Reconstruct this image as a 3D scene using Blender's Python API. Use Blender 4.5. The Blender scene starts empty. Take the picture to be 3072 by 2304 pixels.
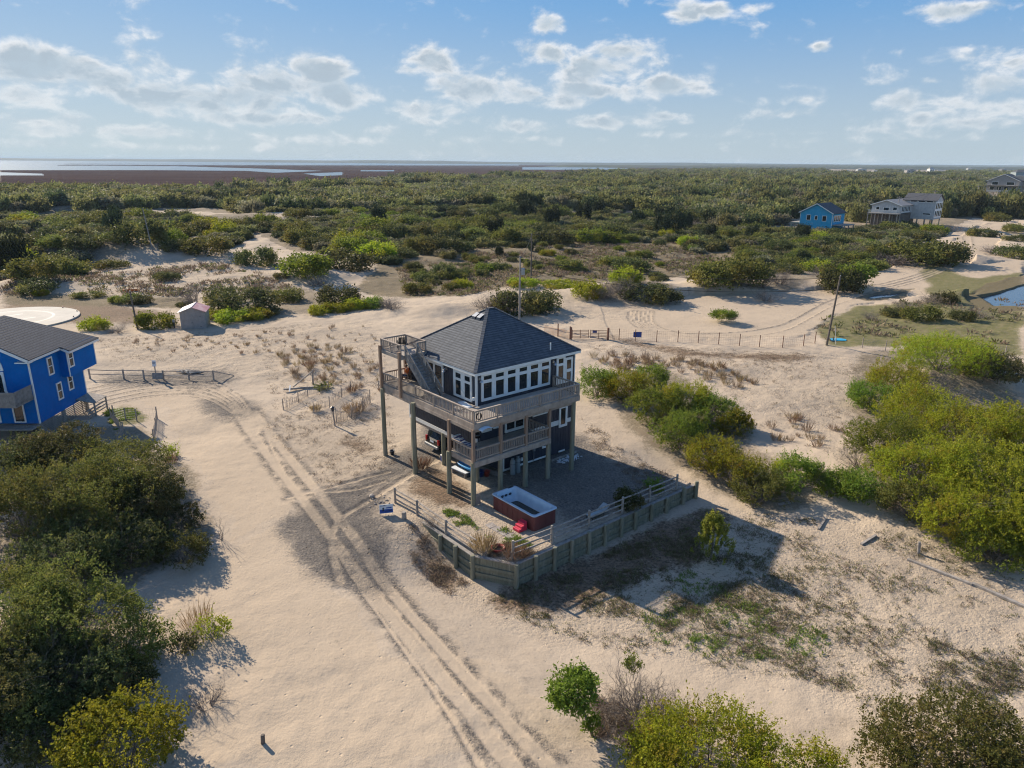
import bpy, math, random
import numpy as np
from mathutils import Vector, Matrix
R = math.radians
SC = bpy.context.scene
COL = SC.collection

# ------------------------------------------------------------------ camera, sky, sun, exposure
CAM_H, PITCH, ROLL, FOC = 23.0, 17.3, 0.45, 2135.0 / 3072.0
_p, _r = R(PITCH), R(ROLL)
CF = np.array([0, math.cos(_p), -math.sin(_p)])
_R0 = np.array([1.0, 0, 0]); _U0 = np.array([0, math.sin(_p), math.cos(_p)])
CR = math.cos(_r) * _R0 + math.sin(_r) * _U0
CU = -math.sin(_r) * _R0 + math.cos(_r) * _U0
cam = bpy.data.cameras.new("camera")
cam.lens = FOC * 36.0; cam.sensor_width = 36.0; cam.clip_start = 0.5; cam.clip_end = 60000
co = bpy.data.objects.new("camera", cam); COL.objects.link(co)
co.matrix_world = Matrix(((CR[0], CU[0], -CF[0], 0), (CR[1], CU[1], -CF[1], 0), (CR[2], CU[2], -CF[2], CAM_H), (0, 0, 0, 1)))
SC.camera = co
SUN_AZ, SUN_EL = 136.0, 28.0            # azimuth counter-clockwise from +X
sun = bpy.data.lights.new("sun", 'SUN'); sun.energy = 5.0; sun.angle = R(0.53); sun.color = (1.0, 0.87, 0.69)
so = bpy.data.objects.new("sun", sun); COL.objects.link(so)
SD = Vector((math.cos(R(SUN_AZ)) * math.cos(R(SUN_EL)), math.sin(R(SUN_AZ)) * math.cos(R(SUN_EL)), math.sin(R(SUN_EL))))
so.rotation_euler = SD.to_track_quat('Z', 'Y').to_euler()
SC.view_settings.view_transform = 'Standard'; SC.view_settings.look = 'None'
SC.view_settings.exposure = 0.72; SC.view_settings.gamma = 1.0
SC.cycles.max_bounces = 6; SC.cycles.transparent_max_bounces = 8; SC.cycles.diffuse_bounces = 3
SC.cycles.glossy_bounces = 3; SC.cycles.volume_bounces = 0; SC.cycles.use_denoising = True; SC.cycles.denoising_prefilter = 'FAST'; SC.cycles.filter_width = 1.15

VW = 2212.0
def ray(px, py):                       # direction through a point of the 2212-wide photo
    s = 1.0 / (FOC * VW)
    return CF + CR * (px - VW / 2) * s - CU * (py - VW * .375) * s
def proj(P):                           # world points -> photo coordinates
    d = np.asarray(P, float) - np.array([0, 0, CAM_H]); z = d @ CF
    z = np.where(z < .1, .1, z)
    return VW / 2 + FOC * VW * (d @ CR) / z, VW * .375 - FOC * VW * (d @ CU) / z

# ------------------------------------------------------------------ node helpers
def nd(nt, t, **kw):
    n = nt.nodes.new(t)
    for k, v in kw.items():
        if k == 'in_':
            for i, val in v.items():
                if hasattr(val, 'is_output') or isinstance(val, bpy.types.NodeSocket): nt.links.new(val, n.inputs[i])
                else: n.inputs[i].default_value = val
        else: setattr(n, k, v)
    return n
def mth(nt, op, a, b=0.5, c=None, clamp=False):
    d = {0: a, 1: b}
    if c is not None: d[2] = c
    return nd(nt, 'ShaderNodeMath', operation=op, use_clamp=clamp, in_=d).outputs[0]
def mixc(nt, f, a, b):
    n = nt.nodes.new('ShaderNodeMix'); n.data_type = 'RGBA'
    for i, v in ((0, f), (6, a), (7, b)):
        if isinstance(v, bpy.types.NodeSocket): nt.links.new(v, n.inputs[i])
        else: n.inputs[i].default_value = v if i == 0 else (tuple(v) + (1,))[:4]
    return n.outputs[2]
def sstep(nt, x, lo, hi):
    return nd(nt, 'ShaderNodeMapRange', interpolation_type='SMOOTHSTEP', in_={0: x, 1: lo, 2: hi, 3: 0.0, 4: 1.0}).outputs[0]
def noise(nt, vec, scale, detail=4, rough=.55, dist=0.0, out='Fac'):
    return nd(nt, 'ShaderNodeTexNoise', in_={'Vector': vec, 'Scale': scale, 'Detail': detail, 'Roughness': rough, 'Distortion': dist}).outputs[out]

# ------------------------------------------------------------------ world: Nishita sky with broken cumulus
wd = bpy.data.worlds.new("World"); SC.world = wd; wd.use_nodes = True
nt = wd.node_tree; nt.nodes.clear()
sky = nd(nt, 'ShaderNodeTexSky', sky_type='NISHITA')
sky.sun_disc = False; sky.sun_elevation = R(SUN_EL); sky.sun_rotation = R(90 - SUN_AZ)
sky.air_density = 1.0; sky.dust_density = 0.15; sky.ozone_density = 3.0; sky.altitude = 0
tc = nd(nt, 'ShaderNodeTexCoord')
sx = nd(nt, 'ShaderNodeSeparateXYZ', in_={0: tc.outputs['Generated']})
az = mth(nt, 'ARCTAN2', sx.outputs[0], sx.outputs[1]); el = mth(nt, 'ARCSINE', sx.outputs[2])
pv = nd(nt, 'ShaderNodeCombineXYZ', in_={0: az, 1: el, 2: 0.0}).outputs[0]
CL = [  # clouds: photo x, y, half width, half height, strength
 (60,150,95,40,1.0),(40,200,70,22,.9),(170,150,90,30,.85),(230,175,90,30,.9),(330,150,80,28,.6),(350,205,110,30,1.0),(430,215,120,30,.9),(520,215,140,34,.95),
 (600,180,110,36,1.05),(680,150,70,30,1.1),(730,205,90,26,1.0),(560,255,150,16,.8),(700,258,60,10,.6),(240,282,230,14,.65),(110,265,120,14,.6),(370,245,60,10,.5),
 (930,130,62,30,.9),(885,150,50,12,.7),(1000,125,40,8,.4),(1030,190,120,30,.85),(930,235,100,18,.75),(1110,205,120,22,.7),(1180,57,40,18,.8),(1185,115,60,26,.85),
 (1300,150,110,32,1.0),(1330,115,70,20,.8),(1290,195,140,20,.85),(1440,185,90,24,.95),(1210,215,90,18,.75),(1140,272,110,14,.7),(1330,262,140,14,.75),(1440,252,50,10,.7),
 (1000,262,120,14,.5),(1490,22,48,24,.85),(1545,20,40,14,.75),(1640,18,40,10,.45),(1770,102,22,9,.75),(2060,24,70,14,.7),(2130,14,60,10,.65),(2150,110,60,16,.6),(2190,135,50,16,.65),
 (2010,175,22,8,.6),(1960,218,50,20,.85),(2060,215,90,26,.7),(2150,190,90,24,.75),(2180,225,80,18,.8),(1990,255,30,14,.7),(1700,248,90,10,.6),(1740,215,16,7,.5),(1850,285,150,10,.45),(1570,185,30,8,.45),(1590,205,24,8,.4),(2100,265,90,12,.5),
 (120,312,200,9,.5),(420,318,220,8,.45),(860,285,90,10,.5),(1500,290,160,9,.45),(1900,300,200,8,.4),(640,300,300,12,.5),(1150,300,200,10,.4)]
acc = None
for (cx, cy, rx, ry, st) in CL:
    d = ray(cx, cy); d = d / np.linalg.norm(d)
    a0, e0 = math.atan2(d[0], d[1]), math.asin(d[2])
    s = 1.0 / (FOC * VW)
    q = nd(nt, 'ShaderNodeVectorMath', operation='SUBTRACT', in_={0: pv, 1: (a0, e0, 0)}).outputs[0]
    q = nd(nt, 'ShaderNodeVectorMath', operation='MULTIPLY', in_={0: q, 1: (1 / (rx * s * 1.45), 1 / (ry * s * 1.55), 0)}).outputs[0]
    l = nd(nt, 'ShaderNodeVectorMath', operation='LENGTH', in_={0: q}).outputs['Value']
    g = nd(nt, 'ShaderNodeMapRange', interpolation_type='SMOOTHSTEP', in_={0: l, 1: 0.0, 2: 1.15, 3: min(1.2, st * 1.18), 4: 0.0}).outputs[0]
    acc = g if acc is None else mth(nt, 'SMOOTH_MAX', acc, g, 0.12)
nv = nd(nt, 'ShaderNodeVectorMath', operation='MULTIPLY', in_={0: pv, 1: (1.0, 1.7, 1)}).outputs[0]
n1 = noise(nt, nv, 19, 9, .58, .25)
nv2 = nd(nt, 'ShaderNodeVectorMath', operation='ADD', in_={0: nv, 1: (-.006, .011, 0)}).outputs[0]
n2 = noise(nt, nv2, 19, 9, .58, .25)
dens = mth(nt, 'ADD', acc, mth(nt, 'MULTIPLY', mth(nt, 'SUBTRACT', n1, .5), 2.6))
alpha = sstep(nt, dens, .20, .95)
thick = sstep(nt, dens, .66, 1.15)
rel = mth(nt, 'MULTIPLY_ADD', mth(nt, 'SUBTRACT', n1, n2), 5.0, .5, clamp=True)      # lit crest against shaded base
warm = mixc(nt, thick, (12.0, 11.9, 11.8), (5.6, 6.6, 7.5))
ccol = mixc(nt, mth(nt, 'MULTIPLY', mth(nt, 'SUBTRACT', 1.0, rel), .8), warm, (6.0, 7.2, 8.2))
hz = sstep(nt, el, .15, .0)             # cloud contrast is lost in the haze towards the horizon
alpha = mth(nt, 'MULTIPLY', alpha, mth(nt, 'MULTIPLY_ADD', hz, -.45, .95))
up_ = mixc(nt, sstep(nt, el, .0, .235), (5.9, 7.3, 8.4), (1.8, 4.7, 9.0))
up_ = mixc(nt, sstep(nt, el, .36, 1.0), up_, (.45, 1.5, 4.9))
side = sstep(nt, az, .35, -.75)
up_ = mixc(nt, mth(nt, 'MULTIPLY', side, .28), up_, (7.2, 8.6, 9.6))
skm = nd(nt, 'ShaderNodeVectorMath', operation='MINIMUM', in_={0: sky.outputs[0], 1: (11.0, 11.5, 12.0)}).outputs[0]
skc = mixc(nt, .9, skm, up_)
fin = mixc(nt, alpha, skc, ccol)
bg = nd(nt, 'ShaderNodeBackground', in_={0: fin, 1: 0.050})
nd(nt, 'ShaderNodeOutputWorld', in_={0: bg.outputs[0]})

# ------------------------------------------------------------------ object helpers
def tag(o, label=None, cat=None, group=None, kind=None):
    if label: o['label'] = label
    if cat: o['category'] = cat
    if group: o['group'] = group
    if kind: o['kind'] = kind
    return o
def empty(name, loc=(0, 0, 0), rz=0.0, label=None, cat=None, group=None):
    o = bpy.data.objects.new(name, None); COL.objects.link(o); o.empty_display_size = .2
    o.location = loc; o.rotation_euler = (0, 0, rz)
    return tag(o, label, cat, group)
def link_mesh(name, me, m, parent=None, smooth=False):
    if m: me.materials.append(m)
    o = bpy.data.objects.new(name, me); COL.objects.link(o)
    if parent: o.parent = parent
    if smooth: me.polygons.foreach_set('use_smooth', [True] * len(me.polygons))
    return o
def quads_mesh(name, V):               # V: (n,4,3) loose quads
    n = len(V); me = bpy.data.meshes.new(name)
    me.vertices.add(n * 4); me.vertices.foreach_set('co', np.ascontiguousarray(V, dtype=np.float32).ravel())
    me.loops.add(n * 4); me.loops.foreach_set('vertex_index', np.arange(n * 4, dtype=np.int32))
    me.polygons.add(n); me.polygons.foreach_set('loop_start', np.arange(n, dtype=np.int32) * 4)
    me.polygons.foreach_set('loop_total', np.full(n, 4, dtype=np.int32))
    me.update(); me.validate(); return me
class MB:
    def __init__(s): s.v = []; s.f = []
    def add(s, vs, fs):
        o = len(s.v); s.v += [tuple(map(float, p)) for p in vs]; s.f += [tuple(i + o for i in f) for f in fs]; return s
    def box(s, x0, x1, y0, y1, z0, z1):
        return s.add([(x0,y0,z0),(x1,y0,z0),(x1,y1,z0),(x0,y1,z0),(x0,y0,z1),(x1,y0,z1),(x1,y1,z1),(x0,y1,z1)],
                     [(3,2,1,0),(4,5,6,7),(0,1,5,4),(1,2,6,5),(2,3,7,6),(3,0,4,7)])
    def bar(s, a, b, w, h, up=(0, 0, 1)):
        a, b = Vector(a), Vector(b); d = (b - a).normalized(); u = Vector(up)
        if abs(d.dot(u)) > .98: u = Vector((1, 0, 0))
        sd = d.cross(u).normalized() * w / 2; uu = sd.cross(d).normalized() * h / 2
        vs = [a - sd - uu, a + sd - uu, a + sd + uu, a - sd + uu, b - sd - uu, b + sd - uu, b + sd + uu, b - sd + uu]
        return s.add(vs, [(0,1,2,3),(7,6,5,4),(0,4,5,1),(1,5,6,2),(2,6,7,3),(3,7,4,0)])
    def tube(s, pts, rad, n=8, cap=True):
        pts = [Vector(p) for p in pts]; rad = rad if hasattr(rad, '__len__') else [rad] * len(pts)
        rings = []
        for i, p in enumerate(pts):
            d = (pts[min(i + 1, len(pts) - 1)] - pts[max(i - 1, 0)]).normalized()
            u = Vector((0, 0, 1)) if abs(d.z) < .9 else Vector((1, 0, 0))
            e1 = d.cross(u).normalized(); e2 = d.cross(e1)
            rings.append([p + (e1 * math.cos(2 * math.pi * k / n) + e2 * math.sin(2 * math.pi * k / n)) * rad[i] for k in range(n)])
        vs = [q for r_ in rings for q in r_]
        fs = [(i * n + k, i * n + (k + 1) % n, (i + 1) * n + (k + 1) % n, (i + 1) * n + k) for i in range(len(pts) - 1) for k in range(n)]
        if cap: fs += [tuple(range(n))[::-1], tuple((len(pts) - 1) * n + k for k in range(n))]
        return s.add(vs, fs)
    def lathe(s, prof, c=(0, 0, 0), n=20):
        vs = [(c[0] + r_ * math.cos(2 * math.pi * k / n), c[1] + r_ * math.sin(2 * math.pi * k / n), c[2] + z) for r_, z in prof for k in range(n)]
        fs = [(i * n + k, i * n + (k + 1) % n, (i + 1) * n + (k + 1) % n, (i + 1) * n + k) for i in range(len(prof) - 1) for k in range(n)]
        fs += [tuple(range(n))[::-1], tuple((len(prof) - 1) * n + k for k in range(n))]
        return s.add(vs, fs)
    def prism(s, poly, d0, d1, axis='z'):   # polygon extruded along an axis
        n = len(poly)
        def P(a, b, d): return (a, b, d) if axis == 'z' else ((a, d, b) if axis == 'y' else (d, a, b))
        vs = [P(a, b, d0) for a, b in poly] + [P(a, b, d1) for a, b in poly]
        return s.add(vs, [tuple(range(n))[::-1], tuple(range(n, 2 * n))] + [(i, (i + 1) % n, n + (i + 1) % n, n + i) for i in range(n)])
    def ball(s, c, r, n=10, m=6, sc=(1, 1, 1)):
        prof = []
        vs = []; fs = []
        for i in range(m + 1):
            t = math.pi * i / m
            for k in range(n):
                vs.append((c[0] + r * sc[0] * math.sin(t) * math.cos(2 * math.pi * k / n), c[1] + r * sc[1] * math.sin(t) * math.sin(2 * math.pi * k / n), c[2] + r * sc[2] * math.cos(t)))
        for i in range(m):
            for k in range(n): fs.append((i * n + k, (i + 1) * n + k, (i + 1) * n + (k + 1) % n, i * n + (k + 1) % n))
        return s.add(vs, fs)
    def mesh(s, name):
        me = bpy.data.meshes.new(name); me.from_pydata(s.v, [], s.f); me.update(); return me
    def build(s, name, m, parent=None, smooth=False, bevel=0.0, seg=2):
        o = link_mesh(name, s.mesh(name), m, parent, smooth)
        if bevel:
            b = o.modifiers.new('bevel', 'BEVEL'); b.width = bevel; b.segments = seg; b.limit_method = 'ANGLE'; b.angle_limit = R(40)
        return o
def copy_tree(o, parent=None):
    c = o.copy(); COL.objects.link(c)
    if parent: c.parent = parent
    for ch in o.children: copy_tree(ch, c)
    return c
# ------------------------------------------------------------------ materials
def pm(name, c1, c2=None, rough=.7, scale=3.0, stretch=(1, 1, 1), bump=0.0, bscale=20.0, metal=0.0, spec=.5, detail=5, lo=.35, hi=.65, c3=None):
    m = bpy.data.materials.new(name); m.use_nodes = True; t = m.node_tree; t.nodes.clear()
    c = nd(t, 'ShaderNodeTexCoord').outputs['Object']
    mp = nd(t, 'ShaderNodeMapping', in_={0: c, 3: stretch}).outputs[0]
    b = nd(t, 'ShaderNodeBsdfPrincipled', in_={'Roughness': rough, 'Metallic': metal, 'Specular IOR Level': spec})
    if c2 is None: c2 = tuple(x * .82 for x in c1)
    f = sstep(t, noise(t, mp, scale, detail, .6), lo, hi)
    cc = mixc(t, f, c1, c2)
    if c3: cc = mixc(t, sstep(t, noise(t, mp, scale * .37, 3, .6), .52, .7), cc, c3)
    t.links.new(cc, b.inputs['Base Color'])
    if bump:
        bn = nd(t, 'ShaderNodeBump', in_={'Strength': bump, 'Distance': .02, 'Height': noise(t, mp, bscale, 4)})
        t.links.new(bn.outputs[0], b.inputs['Normal'])
    nd(t, 'ShaderNodeOutputMaterial', in_={0: b.outputs[0]}); return m
def leafmat(name, c1, c2, c3=None, trans=.35, rough=.6, spec=.12):
    m = bpy.data.materials.new(name); m.use_nodes = True; t = m.node_tree; t.nodes.clear()
    g = nd(t, 'ShaderNodeNewGeometry'); oi = nd(t, 'ShaderNodeObjectInfo')
    c = mixc(t, g.outputs['Random Per Island'], c1, c2)
    if c3:
        tcn = nd(t, 'ShaderNodeTexCoord').outputs['Object']
        c = mixc(t, sstep(t, noise(t, tcn, .9, 3), .48, .66), c, c3)
    h = nd(t, 'ShaderNodeHueSaturation', in_={'Hue': mth(t, 'MULTIPLY_ADD', oi.outputs['Random'], .05, .475), 'Saturation': 1.0,
           'Value': mth(t, 'MULTIPLY', mth(t, 'MULTIPLY_ADD', oi.outputs['Random'], .5, .75), mth(t, 'MULTIPLY_ADD', noise(t, nd(t, 'ShaderNodeTexCoord').outputs['Object'], 2.3, 3), 1.3, .38)), 'Color': c}).outputs[0]
    b = nd(t, 'ShaderNodeBsdfPrincipled', in_={'Base Color': h, 'Roughness': rough, 'Specular IOR Level': spec})
    tr = nd(t, 'ShaderNodeBsdfTranslucent', in_={0: h})
    mx = nd(t, 'ShaderNodeMixShader', in_={0: trans, 1: b.outputs[0], 2: tr.outputs[0]})
    nd(t, 'ShaderNodeOutputMaterial', in_={0: mx.outputs[0]}); return m
M = dict(
    wood=pm('weathered_wood', (.36, .29, .235), (.27, .215, .175), .75, 2.2, (1, 1, 1), .4, 26, c3=(.42, .35, .29)),
    woodgrey=pm('grey_wood', (.30, .275, .25), (.21, .19, .175), .8, 3, (1, 1, 1), .4, 30),
    woodred=pm('brown_post_wood', (.30, .20, .14), (.22, .15, .11), .75, 2.5, (1, 1, .3), .3, 24),
    pile=pm('treated_pile', (.23, .225, .16), (.17, .165, .12), .8, 2.4, (3, 3, .4), .5, 18, c3=(.29, .265, .20)),
    deck=pm('deck_boards', (.38, .335, .29), (.29, .25, .215), .8, 2.0, (1, 6, 1), .3, 20),
    oldrail=pm('old_fence_rail', (.37, .325, .285), (.24, .205, .175), .85, 4, (1, 1, 1), .5, 25),
    navy=pm('navy_siding', (.030, .040, .062), (.022, .030, .048), .55, 1.2),
    white=pm('white_trim', (.78, .78, .76), (.70, .70, .68), .5, 1.5),
    roof=None, glass=None,
    blue=pm('bright_blue_siding', (.001, .14, .46), (.001, .12, .41), .75, .7, spec=.15),
    blue2=pm('sky_blue_siding', (.05, .37, .60), (.045, .33, .54), .75, .7, spec=.15), offwhite=pm('shaded_white_siding', (.46, .47, .47), (.38, .39, .395), .7, 1.0),  # offwhite: white siding greyed, the shade on the far walls is in the colour
    black=pm('black_paint', (.012, .012, .014), (.016, .016, .018), .25, 2, spec=.6),
    rubber=pm('rubber', (.018, .018, .018), None, .9), chrome=pm('bright_metal', (.55, .55, .56), (.45, .45, .46), .3, 4, metal=.9),
    redlens=pm('red_lens', (.45, .012, .014), (.36, .01, .012), .25, 4), orange=pm('orange_cloth', (.72, .19, .04), (.55, .14, .03), .8, 12),
    denim=pm('blue_denim', (.03, .07, .16), (.05, .10, .21), .9, 14), skin=pm('skin', (.48, .29, .21), (.44, .26, .19), .6, 6), hair=pm('brown_hair', (.09, .055, .035), (.06, .038, .025), .7, 20),
    tubskirt=pm('red_brown_cabinet', (.16, .045, .04), (.12, .034, .031), .6, 1.2, (1, 1, .3)), acrylic=pm('pale_acrylic', (.50, .58, .66), (.43, .51, .60), .2, 1.1),
    murk=pm('murky_water', (.045, .042, .030), (.03, .03, .022), .15, 2), jet=pm('dark_jet', (.02, .03, .05), None, .4),
    steps=pm('red_plastic', (.56, .028, .07), (.50, .022, .06), .45, 2), tank=pm('grey_tank_paint', (.27, .31, .33), (.22, .26, .28), .5, 1.5),
    paleblue=pm('pale_blue_plastic', (.06, .32, .66), (.05, .27, .58), .4, 2), dkblue=pm('deep_blue_plastic', (.012, .045, .22), (.01, .035, .18), .5, 2), redpl=pm('faded_red_plastic', (.36, .05, .03), (.28, .035, .025), .5, 3),
    concrete=pm('pale_concrete', (.46, .43, .385), (.39, .365, .325), .85, .35, c3=(.47, .39, .26), bump=.2, bscale=4), padline=pm('faded_white_line', (.62, .59, .54), (.53, .50, .46), .8, 1.5),
    shedwall=pm('grey_shed_boards', (.30, .285, .275), (.25, .235, .225), .75, 2), shedred=pm('faded_red_roofing', (.42, .17, .19), (.55, .36, .36), .6, 1.3), shedpale=pm('bleached_roofing', (.66, .60, .60), (.54, .48, .48), .6, 1.2),
    steel=pm('galvanised_steel', (.36, .37, .38), (.28, .29, .30), .5, 3, metal=.5), rust=pm('rusty_steel', (.23, .11, .07), (.15, .075, .055), .8, 5), orangefence=pm('orange_barrier_mesh', (.80, .33, .07), (.55, .40, .28), .7, 1.6),
    signblue=pm('sign_blue', (.015, .07, .33), (.013, .06, .29), .5, 2), signwhite=pm('sign_white', (.70, .74, .78), (.64, .68, .72), .5, 2), ink=pm('dark_ink', (.015, .02, .03), None, .6),
    stone=pm('pale_stone', (.36, .32, .29), (.24, .21, .19), .85, 6), whitestone=pm('white_pebble', (.74, .74, .75), (.55, .55, .56), .8, 8),
    bark=pm('grey_bark', (.16, .135, .115), (.10, .083, .07), .9, 6), twig=pm('dry_twig', (.255, .215, .185), (.165, .132, .11), .9, 9), drift=pm('driftwood', (.34, .31, .285), (.22, .195, .175), .85, 4),
    straw=leafmat('dry_grass', (.30, .20, .11), (.20, .125, .07), None, .25, .8), tuft=leafmat('brown_dune_grass', (.22, .155, .10), (.30, .225, .15), None, .25, .8),
    grassgreen=leafmat('green_grass', (.13, .20, .03), (.20, .25, .055), None, .4), weed=leafmat('olive_ground_plants', (.10, .11, .04), (.17, .16, .065), None, .35), brownweed=leafmat('brown_dead_stems', (.17, .125, .09), (.25, .19, .135), None, .3),
    dark=leafmat('dark_leaves', (.060, .074, .028), (.112, .12, .040), (.21, .185, .055), .38), olive=leafmat('olive_leaves', (.10, .118, .028), (.165, .172, .042), (.21, .185, .045), .42),
    lime=leafmat('lime_leaves', (.20, .245, .018), (.33, .35, .028), (.27, .22, .025), .45), green=leafmat('green_leaves', (.105, .155, .02), (.18, .23, .032), (.23, .24, .035), .45),
    gold=leafmat('golden_leaves', (.22, .225, .018), (.33, .325, .028), (.17, .205, .022), .46), pine=leafmat('pine_needles', (.030, .044, .020), (.050, .062, .024), None, .2),
    fora=leafmat('forest_olive', (.13, .14, .05), (.205, .205, .075), (.25, .225, .085), .46), forb=leafmat('forest_dark', (.062, .080, .034), (.105, .118, .046), None, .4), forc=leafmat('forest_grey', (.17, .165, .10), (.23, .215, .13), None, .4),
    grey=leafmat('grey_leaves', (.105, .10, .088), (.15, .14, .122), (.08, .085, .05), .2), fresh=leafmat('fresh_green_leaves', (.11, .145, .018), (.185, .22, .03), None, .4), pinelime=leafmat('young_pine_needles', (.19, .23, .035), (.33, .33, .06), None, .35),
)
def glassmat():
    m = bpy.data.materials.new('window_glass'); m.use_nodes = True; b = m.node_tree.nodes['Principled BSDF']
    b.inputs['Base Color'].default_value = (.014, .02, .024, 1); b.inputs['Roughness'].default_value = .06; b.inputs['Specular IOR Level'].default_value = .7
    return m
M['glass'] = glassmat()
def shingle(name, c1, c2):
    m = bpy.data.materials.new(name); m.use_nodes = True; t = m.node_tree; t.nodes.clear()
    c = nd(t, 'ShaderNodeTexCoord').outputs['Object']; s = nd(t, 'ShaderNodeSeparateXYZ', in_={0: c})
    hz_ = mth(t, 'ADD', s.outputs[0], s.outputs[1])
    cell = nd(t, 'ShaderNodeCombineXYZ', in_={0: hz_, 1: mth(t, 'MULTIPLY', s.outputs[2], 1.0), 2: 0.0}).outputs[0]
    br = nd(t, 'ShaderNodeTexBrick', in_={'Vector': cell, 'Color1': c1 + (1,), 'Color2': c2 + (1,), 'Mortar': tuple(x * .3 for x in c1) + (1,), 'Scale': 1.0,
            'Mortar Size': .022, 'Mortar Smooth': .3, 'Brick Width': .5, 'Row Height': .125, 'Bias': 0.0})
    cc = mixc(t, mth(t, 'MULTIPLY', noise(t, c, 2.2, 6), .6), br.outputs[0], tuple(x * 1.35 for x in c2))
    b = nd(t, 'ShaderNodeBsdfPrincipled', in_={'Base Color': cc, 'Roughness': .85, 'Specular IOR Level': .3})
    bm_ = nd(t, 'ShaderNodeBump', in_={'Strength': .7, 'Distance': .03, 'Height': br.outputs['Fac']}); bm_.invert = True
    t.links.new(bm_.outputs[0], b.inputs['Normal'])
    nd(t, 'ShaderNodeOutputMaterial', in_={0: b.outputs[0]}); return m
M['roof'] = shingle('charcoal_shingles', (.054, .064, .082), (.105, .115, .132))
M['roof2'] = shingle('slate_grey_shingles', (.066, .070, .084), (.094, .098, .112))

# ------------------------------------------------------------------ terrain
H0 = np.array([-2.52, 45.0, 0.0]); YAW = R(40.4)
HU = np.array([math.cos(YAW), math.sin(YAW), 0]); HV = np.array([-math.sin(YAW), math.cos(YAW), 0])
def hw(u, v, z=0.0): return tuple(H0 + HU * u + HV * v + np.array([0, 0, z]))
def huv(x, y):
    dx, dy = x - H0[0], y - H0[1]
    return dx * HU[0] + dy * HU[1], dx * HV[0] + dy * HV[1]
def vn(x, y, seed=0):
    xi = np.floor(x).astype(np.int64); yi = np.floor(y).astype(np.int64); fx = x - xi; fy = y - yi
    fx = fx * fx * (3 - 2 * fx); fy = fy * fy * (3 - 2 * fy)
    def hsh(a, b):
        n = (a * 374761393 + b * 668265263 + seed * 974711) & 0xffffffff
        n = ((n ^ (n >> 13)) * 1274126177) & 0xffffffff
        return ((n ^ (n >> 16)) & 0xffff) / 65535.0
    a = hsh(xi, yi); b = hsh(xi + 1, yi); c = hsh(xi, yi + 1); d = hsh(xi + 1, yi + 1)
    return (a * (1 - fx) + b * fx) * (1 - fy) + (c * (1 - fx) + d * fx) * fy
def fbm(x, y, s, o=4, seed=0):
    v = 0; a = .5; t = 0
    for i in range(o):
        v = v + a * vn(x / s, y / s, seed + i * 17); t += a; a *= .5; s *= .5
    return v / t
def ss(x, a, b):
    t = np.clip((x - a) / (b - a), 0, 1); return t * t * (3 - 2 * t)
def gp(px, py, z=0.0):
    d = ray(px, py); t = (z - CAM_H) / d[2]; return np.array([d[0] * t, d[1] * t])
MOUNDS = []      # (centre in photo px on the flat, radius x, radius y in metres, height)
for (px, py, rx, ry, a) in [(150,1110,8.5,7,1.3),(60,1430,6.5,5,1.0),(1985,1030,9,9,1.0),(2040,830,6,5,1.2),(2160,830,8,5,1.6),(1450,880,8,5,.6),(1560,1010,6,4,.4),
        (1290,640,9,5,1.2),(1400,640,9,5,1.6),(1570,630,12,7,1.8),(1700,620,7,5,1.6),(1830,620,7,6,2.2),(2030,560,14,10,3.0),(1900,560,12,8,2.0),(1560,694,4.5,3,.9),
        (950,675,7,4,1.3),(1080,665,7,5,1.0),(660,600,12,9,1.2),(530,670,8,5,.8),(120,560,30,20,2.5),(350,560,26,14,3.2),(60,620,10,8,1.5),(2100,640,10,4,.8),(560,480,40,20,3),(900,470,40,20,3),(1200,460,50,20,3),
        (1290,880,5,3,.3),(690,790,9,4,.35),(470,760,8,4,.3),(1660,800,12,5,.35),(1800,850,7,4,.5),(700,840,4,3,.35)]:
    q = gp(px, py); MOUNDS.append((q[0], q[1], rx, ry, a))
def hgt(x, y):
    x = np.asarray(x, float); y = np.asarray(y, float)
    u, v = huv(x, y)
    far = ss(y, 95, 160)
    h = (fbm(x, y, 26, 4, 3) - .5) * (.5 + 2.9 * far) * (1 - .75 * ss(y, 420, 700))
    h = h + (fbm(x, y, 4.5, 4, 9) - .5) * (.34 + .3 * ss(y, 60, 90)) + (fbm(x, y, .9, 4, 5) - .5) * .09
    for (mx, my, rx, ry, a) in MOUNDS:
        h = h + a * np.exp(-(((x - mx) / rx) ** 2 + ((y - my) / ry) ** 2) * 1.3)
    # levelled yard behind the retaining wall, lower ground outside it
    inside = (u > -3.95) & (v > -7.42) & ((u + 3.95) * 2.35 + (v + 5.2) * 1.4 > .12) & (u < 14.9) & (v < 13.5)
    near = np.exp(-(np.maximum(0, np.hypot((u - 4) / 1.0, (v - 2) / 1.0) - 15) / 7) ** 2)
    drop = -1.45 * ss(-v, -1.5, 4.6) * ss(u, -13, -4.5) * (1 - .32 * ss(u, 2, 13)) * ss(-u, -26, -14.9)
    fade = np.exp(-np.maximum(0, -v - 12) / 16)
    drop = drop * (0.55 + .45 * fade)
    flat = .05 * (fbm(x, y, 1.6, 3, 21) - .5)
    h = h * (1 - .8 * near) + flat * near + np.where(inside, 0.0, drop)
    slope_r = ss(u, 13.0, 14.9)
    h = np.where(inside, flat * .8 + .02, h)
    # roads and pads are smoother and level; the marsh lies low
    m = ss(y, 480, 620) * ss(np.arctan2(x, y), .36, .12)
    h = h * (1 - .9 * m) - 1.0 * m
    pd = np.hypot(x + 75.2, y - 103.8); k = 1 - ss(pd, 11, 19)
    h = h * (1 - k)
    for (cx, cy, r_) in ((-44, 60, 11), (-45.6, 100, 4), (100, 262, 20)):
        k = 1 - ss(np.hypot(x - cx, y - cy), r_ * .6, r_ * 1.5); h = h * (1 - k)
    return h
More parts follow.
